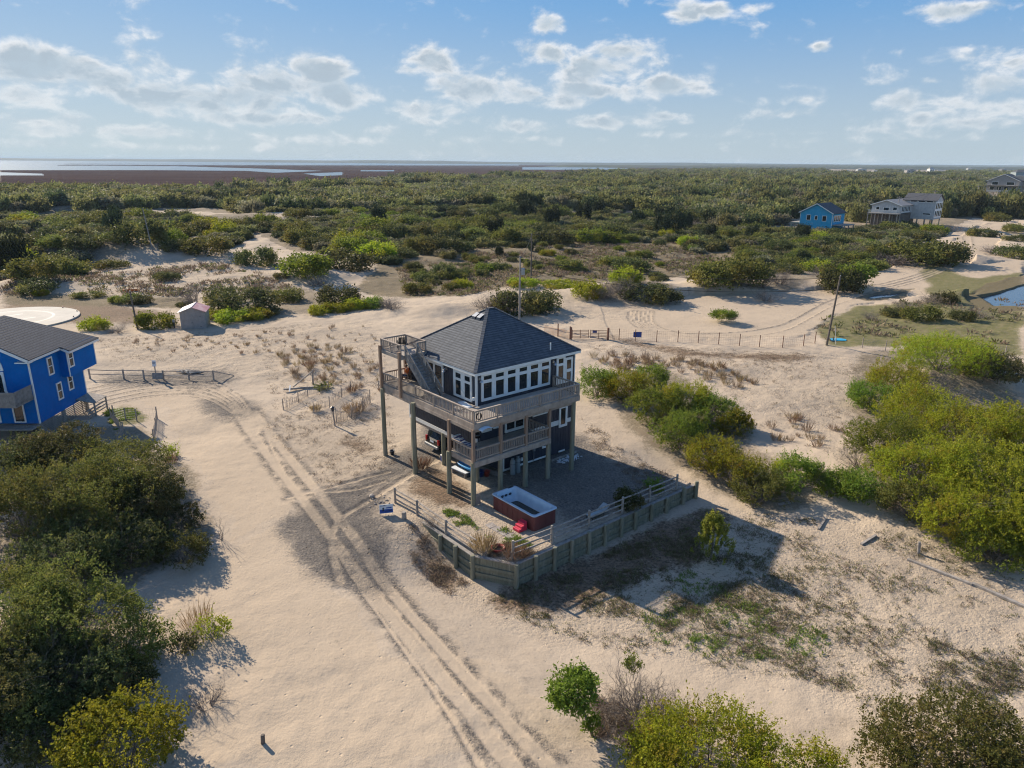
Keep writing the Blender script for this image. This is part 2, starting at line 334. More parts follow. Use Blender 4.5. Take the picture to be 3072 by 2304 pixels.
def at(px, py, z=0.0):
    """ground point seen at a point of the photo (walks the sight line down to the terrain), z = height above it"""
    d = ray(px, py); t = (5.5 - CAM_H) / d[2]; te = (-3.0 - CAM_H) / d[2]
    ts = np.linspace(t, te, 700); hh = hgt(d[0] * ts, d[1] * ts) + z; zz = CAM_H + d[2] * ts
    i = int(np.argmax(zz <= hh))
    if zz[i] > hh[i]: i = len(ts) - 1
    return (d[0] * ts[i], d[1] * ts[i], float(hgt(d[0] * ts[i], d[1] * ts[i])))
def gz(x, y): return float(hgt(x, y))

def inpoly(px, py, P):
    r_ = np.zeros(px.shape, bool); n = len(P)
    for i in range(n):
        x1, y1 = P[i]; x2, y2 = P[(i + 1) % n]
        if y1 == y2: continue
        c = ((y1 > py) != (y2 > py)) & (px < (x2 - x1) * (py - y1) / (y2 - y1) + x1); r_ ^= c
    return r_
# vertex grid fanning out to the horizon
ys = [11.0]
while ys[-1] < 45000:
    y_ = ys[-1]; ys.append(y_ + (max(.10, .0033 * y_) if y_ < 2600 else .03 * y_))
ys = np.array(ys); NX = 940; tt = np.linspace(-1.0, 1.0, NX)
GX = tt[None, :] * (ys[:, None] * .93 + 12); GY = np.repeat(ys[:, None], NX, 1)
gx, gy = GX.ravel(), GY.ravel()
gzv = hgt(gx, gy)
FX, FY = proj(np.stack([gx, gy, np.where(gy < 75, gzv, 0)], 1))     # where the flat ground lies in the photo, used to lay out its cover
ZX, ZY = FX, FY
dist = np.hypot(gx, gy)
wob = 1541.0 / np.maximum(dist, 20)
wx = FX + (fbm(gx, gy, 2.2, 4, 31) - .5) * 2.6 * wob + (fbm(gx, gy, 9, 2, 37) - .5) * 3 * wob
wy = FY + (fbm(gx, gy, 2.2, 4, 41) - .5) * 1.5 * wob * np.clip(30 / dist, .15, 1) * 1.4
def area(*polys):
    r_ = np.zeros(gx.shape)
    for P in polys: r_ = np.maximum(r_, inpoly(wx, wy, P).astype(float))
    return r_
gravel = area([(600,1112),(705,1072),(850,985),(890,950),(960,985),(900,1012),(780,1072),(690,1112),(735,1255),(690,1262),(640,1190)],
              [(425,862),(520,862),(560,880),(542,916),(468,906)],[(880,925),(960,990),(1080,1060),(1345,1062),(1420,1045),(1330,985),(1245,930),(1150,880),(960,880)],[(1040,1062),(1130,1085),(1260,1135),(1420,1060),(1490,1050),(1400,1000),(1330,985),(1100,1020)],[(640,1112),(760,1060),(800,1100),(860,1290),(800,1280),(700,1250)],[(200,810),(470,800),(520,822),(470,838),(205,832)])
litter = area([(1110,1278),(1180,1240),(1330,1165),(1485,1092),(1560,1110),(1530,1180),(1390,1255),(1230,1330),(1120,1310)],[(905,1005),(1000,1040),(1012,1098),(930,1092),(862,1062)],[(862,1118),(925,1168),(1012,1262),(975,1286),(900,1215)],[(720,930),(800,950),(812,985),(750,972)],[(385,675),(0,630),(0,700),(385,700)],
              [(1180,700),(1500,760),(1800,770),(1700,790),(1480,775)])
meadow = area([(830,556),(1000,528),(1480,512),(1760,508),(2000,560),(1700,588),(1500,592),(1380,610),(1200,612),(1000,640),(880,640),(760,620)],
              [(0,636),(260,640),(420,640),(430,668),(180,662),(0,660)])
green = area([(1758,702),(1860,657),(1990,655),(2080,648),(2212,640),(2212,770),(1950,748),(1780,748)],[(215,884),(290,880),(310,905),(240,935)],[(1990,560),(2110,600),(2212,585),(2212,650),(2060,652),(2000,640)],
             [(1700,490),(1790,505),(1640,505),(1560,492)])
scrub = area([(0,400),(1000,390),(2212,352),(2212,470),(2050,500),(1760,500),(1480,520),(1000,540),(860,560),(560,560),(300,570),(200,590),(0,590)],[(1480,605),(1700,560),(2000,530),(2060,548),(2075,565),(1760,612),(1700,655),(1500,625)],
             [(1250,625),(1440,635),(1475,650),(1300,660)],[(470,620),(600,612),(850,645),(860,668),(640,680),(590,700),(460,702)],[(0,905),(300,920),(420,1010),(480,1180),(300,1290),(230,1400),(330,1420),(220,1540),(120,1659),(0,1659)],
             [(1840,760),(2050,740),(2100,800),(2212,860),(2212,1240),(2080,1225),(1900,1120),(1830,960)],[(1250,800),(1450,800),(1620,900),(1680,1010),(1800,1090),(1640,1120),(1500,1040),(1380,930)])
sandgap = area([(310,456),(420,453),(560,468),(550,477),(440,470),(320,463)],[(570,480),(740,472),(740,482),(600,490)],[(660,402),(720,396),(770,408),(700,412)],[(800,398),(930,396),(930,404),(800,408)],[(150,452),(190,450),(190,462),(120,458)],
               [(990,476),(1090,474),(1090,484),(990,488)],[(500,536),(560,512),(600,530),(690,552),(620,592),(560,565),(480,560)],[(1700,478),(1800,472),(1800,484)],[(2010,520),(2100,470),(2212,470),(2212,560),(2120,560)])
marsh = area([(0,338),(700,344),(1100,349),(1700,350),(1820,351),(1300,372),(1150,374),(700,390),(450,402),(0,405)]) * (dist > 400)
wet = area([(0,355),(1120,353),(1120,357.2),(0,356)],[(0,357.2),(140,357.2),(380,358.5),(560,363.5),(700,368.5),(593,372.5),(533,368.5),(333,367),(0,367)],[(0,371),(90,374),(95,378),(0,378)],[(655,374),(740,371),(740,377.5),(690,379.5)],[(780,367),(850,367),(850,369.5),(780,369.5)],
          [(1130,361),(1290,361),(1372,364),(1372,366),(1250,366),(1130,366)],[(0,338),(1750,350),(1640,357.5),(1100,355.5),(740,354),(140,353.6),(120,357.2),(0,357.2)]) * (dist > 700)
wx0, wy0 = wx, wy; wx = FX + (wx - FX) * .3; wy = FY + (wy - FY) * .3
pond = area([(2110,641),(2150,632),(2212,614),(2260,610),(2260,662),(2150,660)],[(1872,640),(1900,634),(1960,630),(1925,640),(1885,644)],[(110,452),(165,450),(165,459),(120,458)])
wx, wy = wx0, wy0
road = area([(1250,690),(1360,690),(1390,650),(1500,640),(1660,635),(1800,625),(1880,590),(1990,555),(2060,520),(2130,480),(2190,478),(2150,540),(2090,575),(2212,560),(2212,590),(2090,640),(1980,645),(1860,655),(1770,695),(1740,725),(1560,732),(1380,728),(1240,728)],
            [(480,870),(560,880),(720,1130),(1100,1500),(1210,1659),(1060,1659),(900,1420),(640,1090)],[(300,1320),(480,1190),(620,1140),(700,1280),(1040,1659),(420,1659),(450,1500),(380,1430)],[(200,830),(480,838),(600,960),(640,1080),(520,1160),(400,960),(340,880)])
speck = area([(1010,1270),(1150,1290),(1330,1180),(1500,1100),(1640,1110),(1900,1130),(2212,1260),(2212,1540),(1900,1600),(1800,1480),(1540,1440),(1300,1400),(1120,1340)],[(860,1050),(940,1150),(1130,1280),(1060,1330),(900,1250),(800,1160)],
             [(1250,880),(1500,1060),(1420,1100),(1280,960)],[(560,900),(840,870),(860,1000),(700,1060),(610,960)],[(200,720),(800,690),(840,840),(560,830),(220,790)],[(1220,740),(1900,770),(1820,1000),(1600,870),(1400,780)],
             [(860,1060),(1100,1060),(1430,1060),(1390,1110),(1150,1215),(1020,1200)],[(0,590),(560,560),(640,600),(640,660),(300,650),(0,640)],[(900,660),(1400,640),(1360,690),(1150,690)],[(1270,1480),(1330,1480),(1380,1620),(1300,1600)])
heavy = area([(1040,1300),(1110,1262),(1330,1180),(1510,1090),(1690,1190),(1500,1300),(1420,1330),(1290,1370)],[(1500,1240),(1720,1240),(1960,1480),(1800,1500),(1560,1380),(1480,1300)],[(1050,1270),(1500,1130),(1560,1180),(1330,1320),(1150,1310)],[(2050,1430),(2212,1440),(2212,1540),(2080,1530)])
# wheel tracks: lines on the ground with their width in metres
TR = [([(500,872),(560,960),(640,1062),(705,1145),(800,1272),(900,1402),(1010,1532),(1110,1659)],.36),([(545,888),(610,970),(685,1062),(745,1135),(850,1272),(962,1402),(1082,1540),(1200,1659)],.36),
      ([(735,1255),(712,1180),(725,1120),(790,1085),(880,1030),(960,985)],.26),([(640,1062),(760,1060),(830,1040)],.2),([(620,1075),(740,1045),(840,1020)],.2)]
TR += [([(190, 850 + k * 9), (300, 826 + k * 8), (400, 822 + k * 7), (470 - k * 3, 836 + k * 7), (520 - k * 4, 868 + k * 6), (560 - k * 4, 930 + k * 4)], .16) for k in range(-1, 5)]
TR += [([(1362 + k * 9, 672), (1358 + k * 9, 690 + k), (1375 + k * 9, 706 + k * .6), (1420 + k * 9, 719 + k * .2), (1500, 727 - k * .8), (1600, 728 - k * 1.6), (1690, 716 - k * 2), (1740, 690 - k * 2), (1800, 655 - k * 2), (1900, 628 - k * 2)], .22) for k in range(0, 6)]
TR += [([(1880, 622 + k * 6), (1960, 600 + k * 6), (2040, 575 + k * 4), (2085, 556 + k * 2), (2090 + k * 4, 530), (2080 + k * 6, 505), (2140, 482)], .35) for k in range(3)]
TR += [([(560,905),(600,1000),(660,1090),(760,1240),(850,1370),(930,1480),(1040,1659)],.12),([(700,1140),(790,1240),(900,1370),(1000,1500),(1130,1659)],.14)]
trk = np.zeros(gx.shape); rim = np.zeros(gx.shape)
for pts, w in TR:
    P = np.array([gp(*q) for q in pts])
    # smooth the line
    ip = np.linspace(0, len(P) - 1, len(P) * 6); ii = np.arange(len(P)); Q = np.stack([np.interp(ip, ii, P[:, 0]), np.interp(ip, ii, P[:, 1])], 1)
    for _ in range(8): Q[1:-1] = (Q[:-2] + Q[2:] + 2 * Q[1:-1]) / 4
    bx0, by0 = Q.min(0) - 1.5; bx1, by1 = Q.max(0) + 1.5
    idx = np.nonzero((gx > bx0) & (gx < bx1) & (gy > by0) & (gy < by1))[0]; X, Y = gx[idx], gy[idx]; D = np.full(len(idx), 9.0)
    jx = (fbm(X, Y, 1.6, 3, 77) - .5) * .14
    for a, b in zip(Q[:-1], Q[1:]):
        e = b - a; L2 = (e ** 2).sum() + 1e-9; t = np.clip(((X - a[0]) * e[0] + (Y - a[1]) * e[1]) / L2, 0, 1)
        D = np.minimum(D, np.hypot(X - a[0] - t * e[0], Y - a[1] - t * e[1]))
    D = np.abs(D + jx)
    trk[idx] = np.maximum(trk[idx], 1 - ss(D, w * .8, w * 1.15))
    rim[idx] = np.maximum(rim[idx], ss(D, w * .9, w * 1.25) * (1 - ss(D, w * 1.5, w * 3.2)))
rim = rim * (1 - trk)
wat = np.maximum(wet, pond)
gzv = gzv * (1 - .75 * road * ss(dist, 60, 90)) - .05 * trk + .035 * rim * (.4 + fbm(gx, gy, .5, 2, 55))
gzv = gzv * (1 - marsh * .9) - marsh * .4
gzv = np.where(wet > 0, -2.2, gzv)
pz = np.minimum(gzv, 0) * 0
gzv = np.where(pond > 0, -.75, gzv)
nearpond = area([(2075,645),(2130,612),(2212,592),(2250,592),(2250,676),(2100,672)],[(1850,643),(1895,628),(1975,624),(1950,645),(1880,650)],[(100,456),(170,446),(172,462),(110,462)])
gzv = np.where((nearpond > 0) & (pond == 0), gzv * .15 - .02, gzv)
me = bpy.data.meshes.new('ground')
NYr = len(ys); nv_ = NYr * NX
me.vertices.add(nv_); me.vertices.foreach_set('co', np.stack([gx, gy, gzv], 1).astype(np.float32).ravel())
ii = (np.arange(NYr - 1)[:, None] * NX + np.arange(NX - 1)[None, :]).ravel()
F = np.stack([ii, ii + 1, ii + 1 + NX, ii + NX], 1).astype(np.int32); nf = len(F)
me.loops.add(nf * 4); me.loops.foreach_set('vertex_index', F.ravel())
me.polygons.add(nf); me.polygons.foreach_set('loop_start', np.arange(nf, dtype=np.int32) * 4); me.polygons.foreach_set('loop_total', np.full(nf, 4, dtype=np.int32))
me.polygons.foreach_set('use_smooth', np.ones(nf, bool))
def attr(n, a, b, c, d):
    at_ = me.attributes.new(n, 'FLOAT_COLOR', 'POINT'); at_.data.foreach_set('color', np.stack([a, b, c, d], 1).astype(np.float32).ravel())
def blur(a, k=5):
    a = a.reshape(NYr, NX)
    for ax in (0, 1, 0, 1):
        p_ = np.pad(a, [(k + 1, k), (0, 0)] if ax == 0 else [(0, 0), (k + 1, k)], mode='edge'); c_ = p_.cumsum(ax)
        a = (c_[2 * k + 1:] - c_[:-2 * k - 1]) / (2 * k + 1) if ax == 0 else (c_[:, 2 * k + 1:] - c_[:, :-2 * k - 1]) / (2 * k + 1)
    return a.ravel()
gravel = blur(gravel, 6); litter = blur(litter, 5); speck = blur(speck, 7); heavy = blur(heavy, 8); scrub = blur(scrub, 4); meadow = blur(meadow, 3); green = blur(green, 3)
brk = ss(fbm(gx, gy, .8, 3, 83), .30, .52); trk = trk * (.35 + .65 * brk); rim = rim * ss(fbm(gx, gy, .6, 3, 87), .25, .55)
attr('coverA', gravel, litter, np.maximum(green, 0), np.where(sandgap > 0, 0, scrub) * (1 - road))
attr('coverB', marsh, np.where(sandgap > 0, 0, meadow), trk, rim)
attr('coverC', speck, heavy, road, nearpond)
me.update(); me.validate()

def groundmat():
    m = bpy.data.materials.new('dune_sand'); m.use_nodes = True; t = m.node_tree; t.nodes.clear()
    P = nd(t, 'ShaderNodeNewGeometry').outputs['Position']
    A = nd(t, 'ShaderNodeAttribute', attribute_name='coverA'); B = nd(t, 'ShaderNodeAttribute', attribute_name='coverB'); C = nd(t, 'ShaderNodeAttribute', attribute_name='coverC')
    def ch(n): s = nd(t, 'ShaderNodeSeparateColor', in_={0: n.outputs['Color']}); return s.outputs[0], s.outputs[1], s.outputs[2], n.outputs['Alpha']
    gr, lit, grn, scr = ch(A); mar, mea, tr_, rm = ch(B); spk, hvy, rd, np_ = ch(C)
    nbig = noise(t, P, .12, 5, .6); nmid = noise(t, P, .9, 6, .62); nfin = noise(t, P, 5.5, 5, .65); nsp = noise(t, P, 5.0, 6, .72); nsp2 = noise(t, P, 7.0, 4, .7)
    sand = mixc(t, sstep(t, nbig, .35, .65), (.49, .40, .305), (.435, .355, .272))
    sand = mixc(t, mth(t, 'MULTIPLY', sstep(t, nmid, .45, .75), .35), sand, (.33, .265, .20))
    sand = mixc(t, mth(t, 'MULTIPLY', sstep(t, nfin, .5, .78), .42), sand, (.23, .18, .14))
    c = mixc(t, mth(t, 'MULTIPLY', rd, .5), sand, (.46, .365, .265))
    def soft(mk, a_=.62, b_=.86, w=.36):
        return sstep(t, mth(t, 'ADD', mth(t, 'MULTIPLY', mk, w), mth(t, 'ADD', mth(t, 'MULTIPLY', nmid, .42), mth(t, 'MULTIPLY', nsp, .5))), a_, b_)
    # scattered dark litter, twigs and seedlings
    thr = mth(t, 'MULTIPLY_ADD', mth(t, 'ADD', mth(t, 'MULTIPLY', spk, .55), mth(t, 'MULTIPLY', hvy, .25)), -.16, .685)
    spots = sstep(t, mth(t, 'SUBTRACT', nsp, thr), 0.0, .05)
    spots = mth(t, 'MULTIPLY', spots, mth(t, 'MAXIMUM', mth(t, 'MAXIMUM', spk, hvy), .45))
    spc = mixc(t, sstep(t, nmid, .4, .6), (.15, .11, .078), (.14, .13, .07))
    c = mixc(t, mth(t, 'MULTIPLY', spots, .8), c, spc)
    gcol = mixc(t, sstep(t, nsp2, .4, .62), (.062, .061, .064), (.165, .152, .142))
    c = mixc(t, mth(t, 'MULTIPLY', soft(gr, .50, .82), .84), c, gcol)
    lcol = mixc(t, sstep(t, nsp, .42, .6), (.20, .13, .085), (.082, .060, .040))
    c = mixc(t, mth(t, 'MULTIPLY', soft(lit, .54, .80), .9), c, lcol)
    mcol = mixc(t, sstep(t, nsp, .4, .6), (.19, .14, .095), (.105, .095, .05))
    c = mixc(t, mth(t, 'MULTIPLY', soft(mea, .58, .80), .9), c, mcol)
    ggc = mixc(t, sstep(t, nmid, .4, .65), (.125, .125, .045), (.19, .165, .085))
    c = mixc(t, mth(t, 'MULTIPLY', soft(grn, .56, .78), .95), c, ggc)
    scc = mixc(t, sstep(t, nmid, .35, .65), (.085, .075, .045), (.19, .15, .105))
    c = mixc(t, mth(t, 'MULTIPLY', soft(scr, .62, .88), .85), c, scc)
    nst = noise(t, nd(t, 'ShaderNodeMapping', in_={0: P, 3: (.004, .02, 1)}).outputs[0], 1.0, 6, .65)
    mac = mixc(t, sstep(t, nst, .35, .65), (.052, .036, .036), (.085, .058, .050))
    c = mixc(t, mar, c, mac)
    c = mixc(t, mth(t, 'MULTIPLY', np_, .8), c, (.15, .12, .075))
    c = mixc(t, mth(t, 'MULTIPLY', tr_, .55), c, (.46, .37, .275))
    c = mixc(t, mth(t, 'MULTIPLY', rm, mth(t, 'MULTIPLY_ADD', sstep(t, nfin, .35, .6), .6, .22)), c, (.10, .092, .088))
    hgt_ = mth(t, 'ADD', mth(t, 'MULTIPLY', nfin, .55), mth(t, 'ADD', mth(t, 'MULTIPLY', nmid, .9), mth(t, 'MULTIPLY', noise(t, P, 16, 3, .6), .22)))
    vo = nd(t, 'ShaderNodeTexVoronoi', in_={'Vector': P, 'Scale': 1.5}); pres = nd(t, 'ShaderNodeSeparateColor', in_={0: vo.outputs['Color']}).outputs[0]
    pit = mth(t, 'MULTIPLY', mth(t, 'SUBTRACT', 1.0, sstep(t, vo.outputs['Distance'], .02, .13)), sstep(t, pres, .45, .5))
    clod = mth(t, 'MULTIPLY', mth(t, 'SUBTRACT', 1.0, sstep(t, vo.outputs['Distance'], .01, .055)), sstep(t, pres, .78, .82))
    c = mixc(t, mth(t, 'MULTIPLY', clod, .75), c, (.13, .10, .08))
    hgt_ = mth(t, 'SUBTRACT', hgt_, mth(t, 'MULTIPLY', pit, 1.8))
    rough_ = mth(t, 'MULTIPLY_ADD', mth(t, 'MAXIMUM', spk, mth(t, 'MAXIMUM', gr, rm)), .65, .3)
    b = nd(t, 'ShaderNodeBsdfPrincipled', in_={'Base Color': c, 'Roughness': .95, 'Specular IOR Level': mth(t, 'MULTIPLY_ADD', mar, -.1, .1)})
    bn = nd(t, 'ShaderNodeBump', in_={'Strength': rough_, 'Distance': .26, 'Height': hgt_})
    t.links.new(bn.outputs[0], b.inputs['Normal'])
    nd(t, 'ShaderNodeOutputMaterial', in_={0: b.outputs[0]}); return m
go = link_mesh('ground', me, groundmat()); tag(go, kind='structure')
def watermat(name, col, r_, sc_):
    m = bpy.data.materials.new(name); m.use_nodes = True; t = m.node_tree; b = t.nodes['Principled BSDF']
    b.inputs['Base Color'].default_value = col + (1,); b.inputs['Roughness'].default_value = r_; b.inputs['Specular IOR Level'].default_value = .6
    P = nd(t, 'ShaderNodeNewGeometry').outputs['Position']
    bn = nd(t, 'ShaderNodeBump', in_={'Strength': .25, 'Distance': .1, 'Height': noise(t, P, sc_, 3)}); t.links.new(bn.outputs[0], b.inputs['Normal']); return m
w_ = MB().add([(-30000, 560, -.8), (30000, 560, -.8), (42000, 44000, -.8), (-42000, 44000, -.8)], [(0, 1, 2, 3)]).build('sound_water', watermat('sound_water', (.05, .085, .12), .22, .05)); tag(w_, kind='structure')
wp = watermat('pond_water', (.028, .055, .10), .08, 2.0)
for nm, P in (('pond_water', [(2095,645),(2150,612),(2250,590),(2250,672),(2110,672)]), ('puddle_water', [(1850,645),(1895,625),(1985,622),(1960,648),(1880,652)]), ('pool_water', [(95,458),(130,446),(175,446),(175,464),(105,464)])):
    q = [gp(*a) for a in P]
    w_ = MB().add([(a[0], a[1], -.28 if nm != 'pool_water' else -.2) for a in q], [tuple(range(len(q)))]).build(nm, wp); tag(w_, kind='structure')
# ------------------------------------------------------------------ window helper: a flat frame board with recessed panes
def frame_cells(w, h, panes):
    xs = sorted({0, w, *[p[0] for p in panes], *[p[2] for p in panes]}); zs = sorted({0, h, *[p[1] for p in panes], *[p[3] for p in panes]})
    out = []
    for a, b in zip(xs[:-1], xs[1:]):
        for c, d in zip(zs[:-1], zs[1:]):
            mx, mz = (a + b) / 2, (c + d) / 2
            if not any(p[0] < mx < p[2] and p[1] < mz < p[3] for p in panes): out.append((a, b, c, d))
    return out
def window(parent, face, u, v, z, w, h, panes, name='window', frame='white', dep=.06, glass='glass'):
    """face: which way along the local axes the wall looks: '-v', '-u', '+u'; (u,v,z) lower left corner on the wall plane"""
    f = MB(); g = MB()
    def bx(mb, a, b, c, d, o0, o1):
        if face == '-v': mb.box(u + a, u + b, v - o1, v - o0, z + c, z + d)
        elif face == '-u': mb.box(u - o1, u - o0, v + a, v + b, z + c, z + d)
        else: mb.box(u + o0, u + o1, v + a, v + b, z + c, z + d)
    for a, b, c, d in frame_cells(w, h, panes): bx(f, a, b, c, d, -.02, dep)
    fo = f.build(name, M[frame], parent)
    for p in panes:
        g = MB(); bx(g, p[0] - .005, p[2] + .005, p[1] - .005, p[3] + .005, -.01, .018); g.build('pane', M[glass], fo)
    return fo
def railing(parent, a, b, z0, h=.9, mat='wood', posts=0, step=.165, name='railing', slope=None, cap=True):
    """straight railing between local points a and b, floor height z0 (or za, zb when sloped)"""
    za, zb = slope if slope else (z0, z0)
    m = MB(); ax, ay = a; bx, by = b; L = math.hypot(bx - ax, by - ay); dx, dy = (bx - ax) / L, (by - ay) / L
    def P(t, hh): return (ax + (bx - ax) * t, ay + (by - ay) * t, za + (zb - za) * t + hh)
    m.bar(P(0, h - .02), P(1, h - .02), .14 if cap else .06, .04); m.bar(P(0, h - .085), P(1, h - .085), .045, .085); m.bar(P(0, .12), P(1, .12), .045, .09)
    n = max(2, int(L / step))
    for i in range(1, n):
        t = i / n; p = P(t, .16); q = P(t, h - .12); m.bar(p, q, .042, .042, up=(dx, dy, 0))
    o = m.build(name, M[mat], parent)
    if posts:
        for i in range(posts + 1):
            t = i / posts; p = P(t, -.02 if not slope else 0); q = P(t, h - .042)
            MB().bar(p, q, .095, .095, up=(dx, dy, 0)).build('rail_post', M[mat], o)
    return o
# ------------------------------------------------------------------ the dark house on piles
HS = empty('stilt_house', tuple(H0), YAW, 'dark navy house on tall piles with a hip roof and wraparound wooden decks', 'house')
DF, LF = 6.12, 3.32
# siding: board and batten
def siding(name, parent, boxes, bats, m='navy'):
    mb = MB()
    for b in boxes: mb.box(*b)
    for b in bats: mb.box(*b)
    return mb.build(name, M[m], parent)
U0, U1, V0, V1 = 2.44, 12.42, 2.95, 12.05
bats = [(U0 + .02 + i * .3, U0 + .055 + i * .3, V0 - .022, V0 + .01, 2.97, 8.48) for i in range(34)]
bats += [(U0 - .022, U0 + .01, V0 + .1 + i * .3, V0 + .135 + i * .3, 2.97, 8.48) for i in range(30)]
siding('wall', HS, [(U0, U1, V0, V1, 2.72, 8.62)], bats)
siding('ground_room_wall', HS, [(4.95, U1 - .01, V0 + .01, 6.9, .18, 2.72)], [(5.1 + i * .3, 5.135 + i * .3, V0 - .012, V0 + .02, .34, 2.72) for i in range(25)] + [(4.93, 4.96, V0 + .2 + i * .3, V0 + .235 + i * .3, .34, 2.72) for i in range(12)])
for a in [(U0 - .03, U1 + .03, V0 - .035, V0 + .2), (U0 - .035, U0 + .2, V0 + .2, V1 + .03)]:
    MB().box(a[0], a[1], a[2], a[3], 2.67, 2.97).build('trim_band', M['white'], HS)
MB().box(4.9, 9.75, V0 - .03, V0 + .03, .2, .34).box(10.9, 11.6, V0 - .03, V0 + .03, .2, .34).build('base_trim', M['white'], HS)
for (a, b) in ((U0, V0), (U1, V0), (U0, V1)):
    MB().box(a - .04, a + .10 if a == U0 else a + .04, b - .04 if b == V0 else b - .1, b + .1 if b == V0 else b + .04, 2.97, 8.5).build('corner_board', M['white'], HS)
MB().box(4.9, 5.06, V0 - .045, V0 + .02, .34, 2.7).build('corner_board', M['white'], HS)
# roof
eu0, eu1, ev0, ev1, ez, pz_ = 2.08, 12.76, 2.6, 12.4, 8.7, 12.0
ru0, ru1, rv = 7.1, 7.72, 7.5
rf = MB()
rf.add([(eu0, ev0, ez), (eu1, ev0, ez), (eu1, ev1, ez), (eu0, ev1, ez), (ru0, rv, pz_), (ru1, rv, pz_)], [(0, 1, 5, 4), (1, 2, 5), (2, 3, 4, 5), (3, 0, 4)])
rf.box(eu0 - .02, eu1 + .02, ev0 - .02, ev1 + .02, ez - .035, ez)
for a, b in (((eu0, ev0, ez), (ru0, rv, pz_)), ((eu1, ev0, ez), (ru1, rv, pz_)), ((eu1, ev1, ez), (ru1, rv, pz_)), ((eu0, ev1, ez), (ru0, rv, pz_)), ((ru0, rv, pz_), (ru1, rv, pz_))):
    rf.bar((a[0], a[1], a[2] + .01), (b[0], b[1], b[2] + .012), .26, .03)
RF = rf.build('roof', M['roof'], HS)
MB().box(eu0, eu1, ev0, ev0 + .03, ez - .24, ez - .036).box(eu0, eu1, ev1 - .03, ev1, ez - .24, ez - .036).box(eu0, eu0 + .03, ev0 + .03, ev1 - .03, ez - .24, ez - .036).box(eu1 - .03, eu1, ev0 + .03, ev1 - .03, ez - .24, ez - .036).box(eu0 + .03, eu1 - .03, ev0 + .03, ev1 - .03, ez - .235, ez - .2).build('fascia', M['white'], HS)
for dv in (7.85, 7.25):
    v_ = MB(); v_.prism([(5.92, 11.2), (6.42, 11.53), (6.40, 11.66), (5.98, 11.42)], dv - .2, dv + .2, 'y'); vo = v_.build('roof_vent', M['jet'], RF)
    MB().prism([(5.99, 11.425), (6.41, 11.665), (6.41, 11.70), (5.97, 11.455)], dv - .22, dv + .22, 'y').build('vent_cap', M['chrome'], vo)
MB().tube([(9.9, 3.15, 9.0), (9.9, 3.15, 9.62)], .05, 10).build('vent_pipe', M['white'], RF)
# windows of the upper floor
def col(i): return .20 + i * 1.142
pan = []
for i in range(6): x = col(i); pan += [(x, .20, x + .76, 1.36), (x, 1.60, x + .76, 1.90)]
window(HS, '-v', 2.86, V0 - .03, 6.34, 6.82, 2.10, pan, 'window_wall')
window(HS, '-v', 10.36, V0 - .03, 6.16, .95, 2.28, [(.2, 1.7, .74, 2.08), (.2, .42, .74, 1.5)], 'door')
window(HS, '-v', 11.31, V0 - .03, 6.16, .84, 2.05, [(.17, 1.1, .66, 1.85), (.17, .12, .66, .85)], 'window')
window(HS, '-u', U0 - .03, 3.4, 6.27, 2.25, 2.06, [(.2, .18, .86, 1.3), (.2, 1.48, .86, 1.86), (1.32, .18, 1.98, 1.3), (1.32, 1.48, 1.98, 1.86)], 'window')
window(HS, '-u', U0 - .03, 7.0, 6.16, 2.6, 2.2, [(.16, .12, 1.08, 1.98), (1.3, .12, 2.3, 1.98)], 'sliding_door')
MB().box(U0 - .2, U0 - .03, 3.05, 3.22, 6.5, 6.72).build('outlet_box', M['white'], HS)
for (a, b) in (((2.70, V0 - .03), 'v'), ((9.98, V0 - .03), 'v'), ((U0 - .03, 6.55), 'u')):
    dx, dy = (0, -1) if b == 'v' else (-1, 0)
    lb = MB().box(a[0] - .06, a[0] + .06, a[1] - .06, a[1] + .06, 8.02, 8.22).tube([(a[0], a[1], 8.14), (a[0] + dx * .2, a[1] + dy * .2, 8.18), (a[0] + dx * .26, a[1] + dy * .26, 8.08)], .022, 6).build('wall_lamp', M['chrome'], HS)
    MB().lathe([(.03, .14), (.07, .11), (.15, 0), (.14, 0), (.03, .1)], (a[0] + dx * .27, a[1] + dy * .27, 7.93), 12).build('lamp_shade', M['chrome'], lb)
# lower floor openings
window(HS, '-v', 2.86, V0 - .03, 3.9, .95, .92, [(.17, .2, .76, .75)], 'window')
window(HS, '-v', 4.0, V0 - .03, 3.95, .8, 1.3, [(.16, .18, .6, 1.1)], 'window')
window(HS, '-v', 5.1, V0 - .03, 3.34, 2.0, 2.2, [(.17, .22, .95, 2.0), (1.05, .22, 1.83, 2.0)], 'sliding_door')
window(HS, '-v', 7.9, V0 - .03, 4.0, 1.62, .78, [(.15, .15, .68, .66), (.94, .15, 1.47, .66)], 'window')
window(HS, '-v', 10.8, V0 - .03, 2.42, .92, 1.8, [(.18, .2, .72, 1.6)], 'window')
MB().box(9.6, 10.79, V0 - .05, V0 - .021, 2.74, 3.08).build('trim_band', M['white'], HS); MB().box(11.73, 12.3, V0 - .05, V0 - .021, 2.7, 3.02).build('trim_band', M['white'], HS)
MB().box(9.02, 9.18, V0 - .05, V0, 1.05, 1.45).box(9.18, 9.55, V0 - .05, V0, 1.05, 1.2).build('trim_step', M['white'], HS)
MB().box(6.75, 6.95, V0 - .12, V0, .62, .86).build('meter_box', M['white'], HS)
MB().tube([(8.1, V0 - .07, .3), (8.1, V0 - .07, 1.1)], .035, 8).box(8.0, 8.2, V0 - .14, V0 - .0, 1.1, 1.36).build('utility_pipe', M['steel'], HS)
